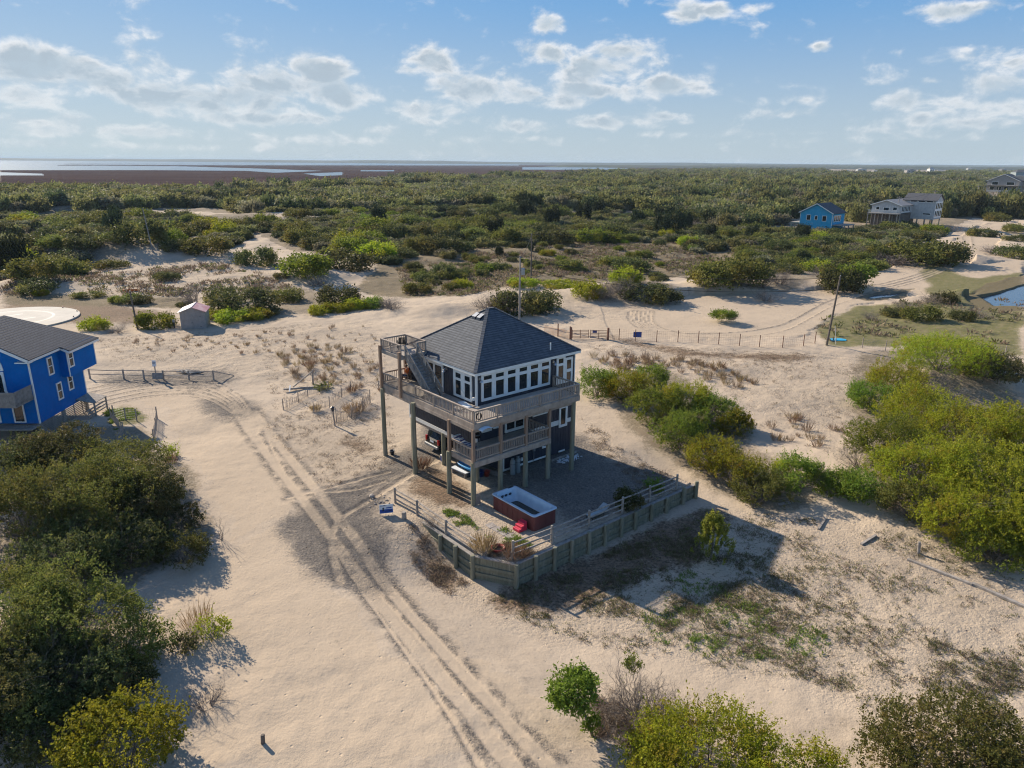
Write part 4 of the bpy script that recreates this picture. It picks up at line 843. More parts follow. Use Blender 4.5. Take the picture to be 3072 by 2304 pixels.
# sign on the slope left of the yard
q = at(835, 1112); SG = empty('yard_sign', (q[0], q[1], q[2]), R(14), 'small blue and white yard sign leaning on the slope left of the fence', 'sign')
MB().box(-.46, .46, -.012, .012, .12, .78).build('panel', M['signwhite'], SG); MB().box(-.44, .44, -.02, -.0125, .15, .42).build('blue_band', M['signblue'], SG)
pn = MB().prism([(-.28, .30), (-.16, .30), (-.17, .46), (-.13, .52), (-.2, .58), (-.27, .5), (-.24, .44)], -.026, -.0205, 'y').build('silhouette', M['ink'], SG)
MB().box(.0, .36, -.018, -.0125, .48, .56).build('blue_lettering', M['signblue'], SG); MB().box(-.1, .36, -.026, -.0205, .27, .31).box(-.42, -.05, -.018, -.0125, .68, .70).box(-.2, .05, -.018, -.0125, .72, .74).build('lettering', M['ink'], SG)
for s in (-.42, .42): MB().tube([(s, .015, -.2), (s, .015, .8)], .012, 6).build('stake', M['steel'], SG)
rg = np.random.default_rng(8)
hsm = [m_.copy() for m_ in wsm]
for m_ in hsm: m_.materials.clear(); m_.materials.append(M['stone'])
for i in range(26):
    a, b = 828 + rg.normal(0, 14), 1082 + rg.normal(0, 6); q = at(a, b); o = bpy.data.objects.new('stone', wsm[i % 5]); COL.objects.link(o); s = rg.uniform(.05, .12) if i else .26
    o.data = hsm[i % 5]; o.location = (q[0], q[1], q[2]); o.scale = (s, s, s); o.rotation_euler = (0, 0, rg.uniform(0, 6)); tag(o, 'pale stone in the little heap behind the blue yard sign', 'stone', 'stones behind the yard sign')
def stub(name, px, py, h, r_, label, cat, m='pile', tilt=(0, 0), group=None):
    q = at(px, py); o = MB().tube([(0, 0, -.3), (tilt[0], tilt[1], h - .02), (tilt[0], tilt[1], h)], [r_, r_ * .95, r_ * .8], 10).build(name, M[m]); o.location = q; return tag(o, label, cat, group)
stub('wooden_post', 873, 1122, .55, .17, 'short weathered post beside the yard sign below the fence', 'post', 'oldrail')
stub('wooden_post', 567, 1606, .42, .09, 'lone dark stump in the smooth foreground sand', 'stump', 'bark', (.04, .02))
stub('wooden_post', 1985, 1195, .8, .1, 'short grey post at the edge of the right hand thicket', 'post', 'drift', (-.1, 0))
# mailbox-like lamp post by the dune fence
q = at(724, 920); LP = empty('lamp_post', q, R(20), 'leaning timber post with a dark lantern beside the dune fences', 'lamp post')
MB().bar((0, 0, -.3), (-.12, 0, 1.5), .13, .13).build('post', M['oldrail'], LP); MB().box(-.24, .0, -.12, .12, 1.45, 1.52).build('bracket', M['jet'], LP)
MB().lathe([(.1, 0), (.15, .05), (.15, .26), (.19, .27), (.04, .38)], (-.12, 0, 1.52), 10).build('lantern', M['jet'], LP)
# old beam sign frame on the left
q = at(655, 838); BM = empty('broken_beam_frame', q, R(8), 'collapsed grey beam frame on the sand left of the dune fences', 'beams')
MB().bar((-1.9, -.6, .1), (1.4, -.3, .14), .17, .17).build('beam', M['drift'], BM); MB().bar((-1.0, -.2, .2), (.9, .9, 1.5), .11, .11).build('brace', M['drift'], BM); MB().bar((-1.2, -1.3, .06), (-1.25, -.3, .42), .12, .03).build('white_board', M['white'], BM); MB().bar((.9, .9, -.2), (.95, .95, 1.7), .16, .16).build('post', M['oldrail'], BM)
# picket dune fences
def picket(px, label, h=.9, m='oldrail', gap=.11, wire=True, lean=0.06, name='dune_fence'):
    P = [at(*a) for a in px]; c = P[0]; o = empty(name, c, 0, label, 'fence'); rgp = np.random.default_rng(len(px) * 7 + int(px[0][0]))
    Q = []
    for a, b in zip(P[:-1], P[1:]):
        L = math.hypot(b[0] - a[0], b[1] - a[1]); n_ = max(2, int(L / gap)); Q += [(a[0] + (b[0] - a[0]) * i / n_, a[1] + (b[1] - a[1]) * i / n_) for i in range(n_)]
    Q.append(P[-1][:2]); m_ = MB()
    for i, (x, y) in enumerate(Q):
        z = gz(x, y); j = rgp.normal(0, lean, 2); m_.bar((x - c[0], y - c[1], z - c[2] - .15), (x - c[0] + j[0], y - c[1] + j[1], z - c[2] + h * rgp.uniform(.82, 1.05)), .036, .012)
    m_.build('pickets', M[m], o)
    for (x, y, z) in P: MB().tube([(x - c[0], y - c[1], z - c[2] - .3), (x - c[0], y - c[1], z - c[2] + h + .25)], .04, 6).build('post', M[m], o)
    if wire:
        for hh in (.25, .75):
            MB().tube([(x - c[0], y - c[1], gz(x, y) - c[2] + h * hh) for x, y in Q[::4]] , .012, 4, False).build('wire', M['steel'], o)
    return o
picket([(612, 886), (645, 870), (665, 858), (710, 845)], 'curved brown picket dune fence, leftmost near the collapsed beams')
picket([(678, 892), (712, 880), (738, 858), (758, 846)], 'brown picket dune fence with bunched slats, middle of the three')
picket([(727, 912), (760, 905), (785, 888), (800, 870)], 'tall shaggy picket dune fence just right of the lantern post', 1.15, gap=.07, lean=.12)
picket([(868, 850), (895, 838), (905, 822)], 'slumped grey picket fence seen left of the tall house pile', .9, lean=.2)
picket([(818, 840), (842, 850)], 'fallen grey picket fence panel below the deck corner', .7, lean=.3)
# ------------------------------------------------------------------ left: bright blue house
BH = empty('blue_house', (-40.45, 57.2, 0), R(1.2), 'bright blue stilted house with a grey hip roof at the left edge', 'house')
z0, z1 = 1.3, 6.95
MB().box(-9.5, 0, 0, 7.4, z0, z1).build('wall', M['blue'], BH)
MB().box(-6, .75, 4.1, 8.5, 4.25, z1 - .02).build('upper_bay', M['blue'], BH)
MB().prism([(-9.5, z1), (-.02, z1), (-4.8, 9.35)], .012, .3, 'y').build('gable', M['blue'], BH)
rf = MB(); e = .38
A = (e, -.5, z1); B2 = (e, 3.9, z1); C2 = (1.1, 4.0, z1 - .35); D2 = (1.1, 8.9, z1 - .35); E2 = (-10, 8.9, z1); F2 = (-10, -.5, z1); G2 = (-4.8, -.5, 9.5); H2 = (-4.8, 5.2, 9.5)
rf.add([A, B2, G2, H2, C2, D2, E2, F2], [(0, 1, 3, 2), (1, 4, 3), (4, 5, 3), (5, 6, 3), (6, 7, 2, 3)])
ro = rf.build('roof', M['roof2'], BH); sm = ro.modifiers.new('s', 'SOLIDIFY'); sm.thickness = .14; sm.offset = 1
MB().bar((e, -.5, z1 - .06), (e, 3.9, z1 - .06), .03, .2).bar((e, 3.95, z1 - .06), (1.1, 3.95, z1 - .41), .03, .2).bar((1.1, 4.0, z1 - .41), (1.1, 8.9, z1 - .41), .03, .2).bar((e - .05, -.52, z1 - .04), (-4.8, -.52, 9.42), .03, .24).bar((-4.8, -.52, 9.42), (-10, -.52, z1), .03, .24).box(-.8, e, -.5, 0, z1 - .2, z1 - .12).build('fascia', M['white'], BH)
MB().box(-.07, .03, -.03, .1, z0, z1 - .2).build('corner_board', M['white'], BH); MB().box(.72, .78, 4.07, 4.17, 4.25, z1 - .2).build('corner_board', M['white'], BH); MB().box(.70, .78, 8.42, 8.53, 4.25, z1 - .2).build('corner_board', M['white'], BH); MB().box(-.06, .03, 7.3, 7.43, z0, 4.25).build('corner_board', M['white'], BH)
for (x, v, z) in ((0, 2.35, 4.85), (0, 3.0, 2.35), (.75, 4.2, 5.05), (0, 4.75, 2.7)):
    window(BH, '+u', x, v, z, .78, 1.6, [(.13, .13, .65, .77), (.13, .84, .65, 1.47)])
window(BH, '-v', -5.6, 0, 3.95, 3.4, 1.95, [(.2, .12, 1.6, 1.7), (1.8, .12, 3.2, 1.7)], 'sliding_door')
ar = MB(); fr = MB(); n = 14
for i in range(n):
    a, b = math.pi * i / n, math.pi * (i + 1) / n
    fr.prism([(-3.9 + 1.75 * math.cos(a), 6.1 + 1.75 * math.sin(a)), (-3.9 + 1.75 * math.cos(b), 6.1 + 1.75 * math.sin(b)), (-3.9 + 1.55 * math.cos(b), 6.1 + 1.55 * math.sin(b)), (-3.9 + 1.55 * math.cos(a), 6.1 + 1.55 * math.sin(a))], -.07, 0, 'y')
fr.box(-5.65, -2.15, -.07, 0, 6.0, 6.1)
fo = fr.build('arched_window', M['white'], BH); MB().prism([(-3.9 + 1.6 * math.cos(math.pi * i / 20), 6.1 + 1.6 * math.sin(math.pi * i / 20)) for i in range(21)], -.04, .0, 'y').build('pane', M['glass'], fo)
for a in (math.pi * .25, math.pi * .5, math.pi * .75): MB().bar((-3.9, -.06, 6.1), (-3.9 + 1.58 * math.cos(a), -.06, 6.1 + 1.58 * math.sin(a)), .05, .05).build('mullion', M['white'], fo)
MB().box(-9.5, -.1, -2.3, -.02, 3.62, 3.8).build('balcony', M['woodgrey'], BH)
bp = MB()
for i in range(62): bp.box(-9.4 + i * .15, -9.28 + i * .15, -2.32, -2.28, 3.5, 4.75)
for i in range(15): bp.box(-.14, -.10, -2.3 + i * .15, -2.18 + i * .15, 3.5, 4.75)
bp.box(-9.5, -.06, -2.36, -2.24, 4.75, 4.8).box(-.17, -.05, -2.3, -.0, 4.75, 4.8); bp.build('balcony_rail', M['woodgrey'], BH)
for (x, y) in ((-2.3, -2.2), (-5.4, -2.2), (-8.4, -2.2)): MB().box(x - .1, x + .1, y - .1, y + .1, -.3, 3.62).build('balcony_post', M['white'], BH)
window(BH, '-v', -2.1, 0, 1.4, 1.0, 2.05, [(.12, .1, .88, 1.9)], 'door'); window(BH, '-v', -5.2, 0, 1.4, 2.0, 2.05, [(.12, .1, .95, 1.9), (1.05, .1, 1.88, 1.9)], 'sliding_door')
MB().box(-3.3, .0, -1.2, -.02, 1.1, 1.2).build('porch', M['woodgrey'], BH)
lt = MB()
for j in range(8): lt.box(-.03, .0, .0, 7.4, .02 + j * .16, .11 + j * .16)
for y in (2.0, 3.4, 5.0, 6.3): lt.box(-.06, -.03, y, y + .12, -.2, z0)
lt.build('lattice_skirt', M['woodgrey'], BH)
for (x, y) in ((-.15, .15), (-.15, 3.6), (-.15, 7.2), (-5, .2), (-5, 7.2)): MB().box(x - .13, x + .13, y - .13, y + .13, -.4, z0).build('pile', M['pile'], BH)
MB().prism([(.05, 1.6), (1.7, 1.25), (1.7, 1.31), (.05, 1.66)], 5.4, 7.6, 'y').build('lean_to_roof', M['oldrail'], BH)
for y in (5.5, 7.5): MB().box(1.55, 1.67, y - .06, y + .06, -.3, 1.26).build('lean_to_post', M['oldrail'], BH)
lr = MB()
for zz in (.25, .55, .85): lr.box(1.58, 1.64, 4.3, 7.5, zz, zz + .12)
lr.build('bin_fence', M['oldrail'], BH)
for i, (x, y, lab) in enumerate(((-1.0, -1.3, 'white plastic chair on the blue house balcony, nearer the corner'), (-2.2, -1.7, 'white plastic chair on the blue house balcony, near the arched window'))):
    c = empty('plastic_chair', (-40.45 + x, 57.2 + y, 3.8), R(150 + 40 * i), lab, 'chair', 'chairs on the blue house balcony')
    MB().box(-.24, .24, -.24, .24, .40, .44).build('seat', M['white'], c, bevel=.02); MB().prism([(.22, .42), (.36, .95), (.33, .96), (.19, .44)], -.24, .24, 'x').build('backrest', M['white'], c, bevel=.01)
    for a in (-.2, .2):
        for b in (-.2, .2): MB().box(a - .025, a + .025, b - .025, b + .025, 0, .4).build('leg', M['white'], c)
# small fenced lawn by the blue house
picket([(255, 960), (268, 938), (240, 905)], 'dark low picket fence between the thicket and the small lawn', .9, gap=.14, lean=.02, name='picket_fence')
picket([(333, 955), (338, 930), (340, 905)], 'short leaning picket run on the sand right of the small lawn', .95, gap=.18, lean=.03, name='picket_fence')
def netfence(px, label, h=1.1, m='oldrail'):
    P = [at(*a) for a in px]; c = P[0]; o = empty('net_fence', c, 0, label, 'fence'); m_ = MB()
    for (x, y, z) in P: MB().tube([(x - c[0], y - c[1], z - c[2] - .3), (x - c[0], y - c[1], z - c[2] + h + .12)], .055, 6).build('post', M[m], o)
    for a, b in zip(P[:-1], P[1:]):
        L = math.hypot(b[0] - a[0], b[1] - a[1]); n_ = max(2, int(L / .28))
        for i in range(n_):
            t = i / n_; x, y = a[0] + (b[0] - a[0]) * t, a[1] + (b[1] - a[1]) * t; z = a[2] + (b[2] - a[2]) * t; m_.tube([(x - c[0], y - c[1], z - c[2] + .02), (x - c[0], y - c[1], z - c[2] + h)], .006, 3, False)
        for k in range(7): m_.tube([(a[0] - c[0], a[1] - c[1], a[2] - c[2] + .05 + k * h / 6.3), (b[0] - c[0], b[1] - c[1], b[2] - c[2] + .05 + k * h / 6.3)], .006, 3, False)
    m_.build('netting', M['steel' if m != 'rust' else 'rust'], o); return o
netfence([(246, 902), (272, 908), (296, 910), (340, 905)], 'wire net fence on dark posts around the small green lawn')
# two-rail fence
RFN = at(195, 818); rfo = empty('two_rail_fence', RFN, 0, 'brown two-rail fence on the sand behind the curving wheel tracks', 'fence')
P = [at(*a) for a in ((195, 818), (268, 819), (312, 820), (354, 821), (409, 821), (462, 821))]; P = [(p[0] - RFN[0], p[1] - RFN[1], p[2] - RFN[2]) for p in P]
rails(rfo, P, (.5, 1.0), 'oldrail', .055, .10); e_ = at(505, 812); MB().tube([(P[-1][0], P[-1][1], P[-1][2] + 1.0), (e_[0] - RFN[0], e_[1] - RFN[1], e_[2] - RFN[2] + .05)], [.055, .05], 6).build('fallen_rail', M['oldrail'], rfo)
q = at(338, 819); s_ = empty('small_sign', q, R(8), 'small pale sign on a post behind the two-rail fence', 'sign'); MB().box(-.05, .05, -.04, .04, -.3, 1.9).build('post', M['oldrail'], s_); MB().box(-.2, .2, -.065, -.041, 1.45, 2.15).build('panel', M['signwhite'], s_, bevel=.005); MB().box(-.16, .16, -.072, -.066, 1.85, 1.9).box(-.16, .1, -.072, -.066, 1.75, 1.79).build('lettering', M['ink'], s_)
o = MB().box(-.55, .55, -.02, .02, .1, .8).build('straw_mat', M['drift']); o.location = (q[0] + .3, q[1] - .35, q[2]); o.rotation_euler = (R(-12), 0, R(4)); tag(o, 'tan board leaning on the two-rail fence below the small sign', 'board')
rg = np.random.default_rng(31)
for i in range(16):
    a, b = 412 + rg.normal(0, 16), 806 + rg.normal(0, 2.5); q = at(a, b); l = rg.uniform(.7, 1.9); o = MB().box(-l / 2, l / 2, -.09, .09, 0, .05).build('scrap_board', M[('drift', 'steel', 'white', 'oldrail')[i % 4]]); o.location = (q[0], q[1], q[2] + .08 + .05 * (i % 4)); o.rotation_euler = (R(rg.uniform(-12, 12)), R(rg.uniform(-8, 14)), R(rg.uniform(-35, 35))); tag(o, 'scrap board in the debris heap behind the two-rail fence', 'board', 'debris behind the two-rail fence')
# shed
q = at(389, 712); SH = empty('garden_shed', (q[0] + .2, q[1], q[2] - .05), R(14), 'small grey shed with a pink and white gable roof', 'shed')
MB().prism([(0, 0), (3.3, 0), (3.3, 2.5), (1.65, 3.12), (0, 2.5)], 0, 3.6, 'y').build('wall', M['shedwall'], SH)
m = MB()
for i in range(1, 11): m.box(i * .3 - .012, i * .3 + .012, -.012, .0, .05, 2.45)
m.build('board_joint', M['shedwall'], SH)
d_ = MB().box(.55, 1.62, -.03, -.012, .08, 2.05).build('door', M['shedwall'], SH); MB().box(1.5, 1.56, -.06, -.03, .95, 1.1).build('handle', M['jet'], d_); d_ = MB().box(1.68, 2.75, -.03, -.012, .08, 2.05).build('door', M['shedwall'], SH)
for z in (.35, 1.75): MB().box(2.55, 2.75, -.045, -.03, z, z + .06).build('hinge', M['jet'], d_)
for nm, a, b, mm in (('roof', (-.25, 2.42), (1.65, 3.16), 'shedpale'), ('roof', (1.65, 3.16), (3.55, 2.42), 'shedred')):
    MB().prism([a, b, (b[0], b[1] + .08), (a[0], a[1] + .08)], -.25, 3.85, 'y').build(nm, M[mm], SH)
MB().bar((1.65, -.26, 3.25), (1.65, 3.86, 3.25), .16, .03).build('ridge_cap', M['shedpale'], SH)
q = at(377, 708); o = stub('meter_post', 377, 708, 1.2, .1, 'short dark post with a box beside the shed', 'post', 'jet'); MB().box(-.16, .16, -.1, .1, .8, 1.2).build('box', M['steel'], o)
o = MB().lathe([(.3, 0), (.42, .1), (.42, .8), (.36, .95), (.05, 1.0)], (0, 0, 0), 14).build('dark_bin', M['jet'], None, True); o.location = at(495, 690); tag(o, 'dark round bin beside the lime bushes right of the shed', 'bin')
# concrete pad with painted ring and letter
PD = empty('concrete_pad', (-75.2, 103.8, 0), 0, 'pale round concrete landing pad with a worn ring and letter H', 'landing pad')
MB().lathe([(9.4, -.2), (9.4, .20), (9.3, .22)], (0, 0, 0), 72).build('slab', M['concrete'], PD)
rn = MB(); n = 72
for i in range(n):
    a, b = 2 * math.pi * i / n, 2 * math.pi * (i + 1) / n
    rn.add([(r_ * math.cos(t), r_ * math.sin(t), .2235) for r_, t in ((6.1, a), (6.1, b), (5.7, b), (5.7, a))], [(0, 1, 2, 3)])
rn.build('ring_line', M['padline'], PD)
rn = MB(); ud = np.array([.55, .835]); cd = np.array([.835, -.55])
def strip(c, d, l, w, z): a = np.array([-d[1], d[0]]); return [(*(np.array(c) + d * sx_ * l / 2 + a * sy * w / 2), z) for sx_, sy in ((-1, -1), (1, -1), (1, 1), (-1, 1))]
for s in (-1, 1): rn.add(strip(cd * s * 2.05, ud, 6.0, .38, .2235), [(0, 1, 2, 3)])
rn.add(strip((0, 0), cd, 3.7, .36, .2235), [(0, 1, 2, 3)]); rn.build('letter_h', M['padline'], PD)
for a in (10, -35, -65, 40, 70): MB().lathe([(.08, .2), (.08, .4), (.02, .42)], (9.1 * math.cos(R(a)), 9.1 * math.sin(R(a)), 0), 8).build('edge_light', M['jet'], PD)
# kayak-like orange object on the sand beyond
o = ky.build('orange_boat', M['orange'], None, True); o.location = at(283, 630); o.rotation_euler = (0, R(-12), R(-70)); o.scale = (1.1, 1.3, 1.6); tag(o, 'orange and white small boat hull on the sand beyond the pad', 'boat')
# ------------------------------------------------------------------ utility poles and wires
def pole(px, py, h, r_, label, m='oldrail', arm=False, trans=False, lean=(0, 0)):
    q = at(px, py); o = empty('utility_pole', q, 0, label, 'pole', None)
    MB().tube([(0, 0, -.5), (lean[0], lean[1], h)], [r_, r_ * .7], 8).build('shaft', M[m], o)
    if arm: MB().bar((lean[0] - .9, lean[1], h - .5), (lean[0] + .9, lean[1], h - .5), .1, .12).build('crossarm', M['oldrail'], o)
    for s in ((-.8, .8) if arm else (.0,)): MB().lathe([(.05, 0), (.07, .06), (.05, .16)], (lean[0] + s, lean[1], h - .43 if arm else h), 8).build('insulator', M['steel'], o)
    if trans: MB().lathe([(.05, -.02), (.28, 0), (.3, .9), (.2, 1.0), (.04, 1.02)], (.45, -.1, h - 2.5), 14).build('transformer', M['tank'], o); MB().box(.1, .3, -.15, -.05, h - 2.2, h - 1.9).build('bracket', M['steel'], o)
    return q, h, lean
p1 = pole(1122, 692, 9.4, .17, 'tall pale pole with a grey transformer behind the house roof', 'woodgrey', trans=True)
p2 = pole(1147, 603, 8.9, .15, 'dark thin pole farther back, right of the transformer pole', 'bark')
p3 = pole(1785, 746, 9.2, .16, 'leaning brown pole with a top bracket at the edge of the green meadow', 'bark', lean=(.55, 0))
p4 = pole(298, 711, 5.4, .14, 'leaning brown pole beside the green bush left of the shed', 'bark', lean=(-.35, 0))
p5 = pole(331, 546, 9.8, .15, 'thin pale pole among the dune scrub beyond the shed', 'woodgrey', lean=(-1.0, 0))
p6 = pole(2007, 488, 13.5, .22, 'tall pale pole in front of the white house with slit windows', 'woodgrey', arm=True)
p7 = pole(1933, 488, 11, .2, 'pale pole between the two white houses', 'woodgrey', arm=True)
p8 = pole(2103, 462, 14, .24, 'pole beside the sand lane, left of the far grey house', 'woodgrey', arm=True)
p9 = pole(2075, 465, 11, .2, 'short pole left of the sand lane in the scrub', 'woodgrey')
p10 = pole(2146, 462, 13, .24, 'pole right of the sand lane beneath the far grey house', 'woodgrey')
def wire(a, b, sag, label, r_=.035):
    A = Vector(a); B = Vector(b); o = MB().tube([tuple(A.lerp(B, i / 14) - Vector((0, 0, sag * 4 * (i / 14) * (1 - i / 14))) - A) for i in range(15)], r_, 4, False).build('power_line', M['rubber']); o.location = a; tag(o, label, 'wire', 'power lines between the poles')
def top(p, dz=0, dx=0): return (p[0][0] + p[2][0] + dx, p[0][1] + p[2][1], p[0][2] + p[1] + dz)
wire(top(p3, -.2), top(p1, -.2), 1.2, 'upper wire from the leaning pole to the transformer pole'); wire(top(p3, -1.6), top(p1, -1.6), 1.6, 'lower wire from the leaning pole to the transformer pole')
wire(top(p2, 0), (48, 190, 7.5), .8, 'thin wire running right from the dark thin pole'); wire(top(p1, 0), top(p2, 0), .6, 'wire joining the transformer pole to the dark pole')
wire(top(p6, -.4, -.8), top(p7, -.4, .8), .8, 'wire between the two poles at the white houses'); wire(top(p8, -.4), top(p6, -.4), 2.0, 'wire from the lane pole to the tall pale pole')
# ------------------------------------------------------------------ gate and wire fence beyond the sand
GT = at(1233, 732); g_ = empty('field_gate', GT, 0, 'brown double tubular field gate across the sand track', 'gate')
def gl(px, py): q = at(px, py); return (q[0] - GT[0], q[1] - GT[1], q[2] - GT[2])
for a, b, nm in ((gl(1236, 732), gl(1271, 732), 'gate_leaf'), (gl(1275, 732), gl(1311, 733), 'gate_leaf')):
    m = MB()
    for k in range(6): m.tube([(a[0], a[1], a[2] + .15 + k * .21), (b[0], b[1], b[2] + .15 + k * .21)], .035, 6)
    for t in (0, .5, 1): m.tube([(a[0] + (b[0] - a[0]) * t, a[1] + (b[1] - a[1]) * t, a[2] + .1), (a[0] + (b[0] - a[0]) * t, a[1] + (b[1] - a[1]) * t, a[2] + 1.28)], .04, 6)
    m.build(nm, M['rust'], g_)
for q in (gl(1233, 733), gl(1313, 735)): MB().tube([(q[0], q[1], q[2] - .4), (q[0], q[1], q[2] + 1.7)], .15, 8).build('gate_post', M['rust'], g_)
q = gl(1281, 732); MB().box(q[0] - .1, q[0] + .5, q[1] - .07, q[1] - .045, q[2] + .85, q[2] + 1.2).build('sign', M['signblue'], g_)
OF = at(1205, 727); oo = empty('barrier_fence', OF, 0, 'faded orange mesh barrier fence left of the field gate', 'fence')
a = at(1175, 720); b = at(1229, 732)
m = MB()
n = 44
for i in range(n):
    t = i / n; x = a[0] + (b[0] - a[0]) * t - OF[0]; y = a[1] + (b[1] - a[1]) * t - OF[1]; z = a[2] + (b[2] - a[2]) * t - OF[2]
    m.bar((x, y, z + .05), (x, y, z + 1.15), .12, .02)
m.build('mesh_strip', M['orangefence'], oo)
for px in ((1205, 727), (1231, 733)): q = at(*px); MB().tube([(q[0] - OF[0], q[1] - OF[1], q[2] - OF[2] - .3), (q[0] - OF[0], q[1] - OF[1], q[2] - OF[2] + 1.8)], .09, 6).build('post', M['rust'], oo)
WF = netfence([(1313, 735), (1337, 735), (1372, 737), (1418, 739), (1464, 739), (1508, 741), (1552, 744), (1597, 747), (1640, 750), (1690, 751), (1735, 748), (1760, 742)], 'long brown wire fence right of the field gate', 1.5, 'rust')
q = at(1376, 736); o = MB().box(-.55, .55, -.02, .02, .5, 1.25).build('fence_sign', M['signblue']); o.location = (q[0], q[1] - .1, q[2]); tag(o, 'grey-blue sign board hung on the long wire fence', 'sign')
netfence([(1862, 752), (1912, 758), (1955, 762), (2000, 765)], 'grey wire fence at the edge of the green meadow', 1.3)
netfence([(2120, 766), (2170, 770), (2212, 775)], 'wire fence behind the bright bush at the right edge', 1.3)
o = MB().tube([(0, 0, -.2), (-.5, 0, 2.6)], [.04, .03], 6).build('guy_marker', M['white']); o.location = at(1806, 744); tag(o, 'slim white slanting guy marker beside the leaning pole', 'marker')
m = MB(); m.prism([(-1.9, -.5), (1.6, -.5), (2.1, .1), (1.2, .5), (-1.6, .4)], 0, .05, 'z'); o = m.build('blue_tarp', M['blue2']); q = at(1808, 735); o.location = (q[0], q[1], q[2] + .08); o.scale = (.62, 1.3, 1); tag(o, 'light blue tarpaulin lying on the meadow by the leaning pole', 'tarp')
# ------------------------------------------------------------------ far houses
def far_house(px, py, w, d, zb, h, rise, wall, roof, rz, label, deckw=0, wins=(), name='beach_house', mono=False, ridge='y', piles=True):
    q = at(px, py); H = empty(name, (q[0], q[1], q[2]), R(rz), label, 'house')
    MB().box(-w / 2, w / 2, 0, d, zb, zb + h).build('wall', M[wall], H); z = zb + h
    if mono: MB().prism([(-w / 2 - .6, z - .1), (w / 2 + .4, z + rise + .08), (w / 2 + .4, z + rise + .36), (-w / 2 - .6, z + .18)], -.6, d + .6, 'y').build('roof', M[roof], H); MB().prism([(-w / 2, z), (w / 2, z), (w / 2, z + rise - .02)], .0, d, 'y').build('gable', M[wall], H)
    elif ridge == 'g':
        for s in (-1, 1): MB().prism([(d / 2 + s * (d / 2 + .5), z - .2), (d / 2, z + rise), (d / 2, z + rise + .22), (d / 2 + s * (d / 2 + .5), z)], -w / 2 - .5, w / 2 + .5, 'x').build('roof', M[roof], H)
        MB().prism([(0, z), (d, z), (d / 2, z + rise - .03)], -w / 2, w / 2, 'x').build('gable', M[wall], H)
    elif ridge == 'y':
        for s in (-1, 1): MB().prism([(s * (w / 2 + .5), z - .2), (0, z + rise), (0, z + rise + .2), (s * (w / 2 + .5), z)], -.6, d + .6, 'y').build('roof', M[roof], H)
        MB().prism([(-w / 2, z), (w / 2, z), (0, z + rise - .03)], .0, d, 'y').build('gable', M[wall], H)
        fm = MB()
        for s in (-1, 1): fm.bar((s * (w / 2 + .5), -.62, z - .12), (0, -.62, z + rise + .06), .05, .28)
        fm.build('fascia', M['white'], H)
    else:
        e = .5; MB().add([(-w / 2 - e, -e, z), (w / 2 + e, -e, z), (w / 2 + e, d + e, z), (-w / 2 - e, d + e, z), (-w / 4, d / 2, z + rise), (w / 4, d / 2, z + rise)], [(0, 1, 5, 4), (1, 2, 5), (2, 3, 4, 5), (3, 0, 4), (3, 2, 1, 0)]).build('roof', M[roof], H)
    for (a, b, c, e) in wins: window(H, '-v', -w / 2 + a, 0, zb + b, c, e, [(.15, .15, c - .15, e - .15)])
    if piles and zb > .5:
        for i in range(5):
            for y in (.3, d - .3): MB().box(-w / 2 + .2 + i * (w - .4) / 4 - .15, -w / 2 + .2 + i * (w - .4) / 4 + .15, y - .15, y + .15, -1, zb).build('pile', M['oldrail'], H)
    if deckw:
        MB().box(-w / 2 - .3, w / 2 + .3, -deckw, -.02, zb - .3, zb).build('deck', M['woodgrey'], H)
        m = MB(); m.box(-w / 2 - .3, w / 2 + .3, -deckw, -deckw + .08, zb + .95, zb + 1.05)
        for i in range(int(w / .35)): m.box(-w / 2 + i * .35, -w / 2 + i * .35 + .07, -deckw, -deckw + .06, zb, zb + .95)
        m.build('railing', M['white'], H)
        for i in range(5): MB().box(-w / 2 + i * w / 4 - .14, -w / 2 + i * w / 4 + .14, -deckw, -deckw + .28, -1, zb - .3).build('post', M['oldrail'], H)
    return H
h1 = far_house(1758, 506, 11, 11, 0, 7.2, 3.0, 'blue2', 'roof2', -44, 'sky blue two-storey house with a dark gable roof in the far scrub', 0, ((2.2, 4.6, 1.5, 1.9), (5.0, 4.8, 1.1, 1.5), (7.6, 4.5, 1.5, 1.9)))
window(h1, '+u', 5.5, 1.2, 4.3, 6.5, 2.2, [(.2 + i * 1.6, .2, 1.5 + i * 1.6, 2.0) for i in range(4)])
MB().box(5.5, 9.6, 1, 10, 3.2, 3.5).build('side_deck', M['oldrail'], h1); MB().box(-10, -5.5, 3, 10, 3.2, 3.5).build('side_deck', M['oldrail'], h1)
for (x, y) in ((9.4, 1.2), (9.4, 5), (9.4, 9.6), (-9.8, 3.2), (-9.8, 6.5), (-9.8, 9.6)): MB().box(x - .16, x + .16, y - .16, y + .16, -1, 3.2).build('post', M['oldrail'], h1)
MB().box(-5.4, -1.2, -.04, 1.5, .1, 2.9).build('porch_opening', M['jet'], h1)
MB().box(.25 - 1.2, -.95, -.06, .0, 0, 4).box(5.42, 5.56, -.06, .1, 0, 7.2).box(-5.56, -5.42, -.06, .1, 0, 7.2).build('corner_board', M['white'], h1)
h2 = far_house(1908, 490, 10.5, 16, 5.2, 2.9, 1.8, 'offwhite', 'shedwall', -46, 'white house on a tall dark base with a railed deck', 3.0, ((1.5, 1.0, 1.4, 1.2), (4.2, .8, 2.2, 1.3), (7.6, 1.0, 1.6, 1.3)))
MB().box(-5.1, 5.1, .3, 15.5, -1, 4.9).build('dark_base', M['bark'], h2)
window(h2, '+u', 5.25, .6, 5.5, 9, 2.4, [(.3 + i * 1.5, .3, 1.4 + i * 1.5, 2.1) for i in range(6)])
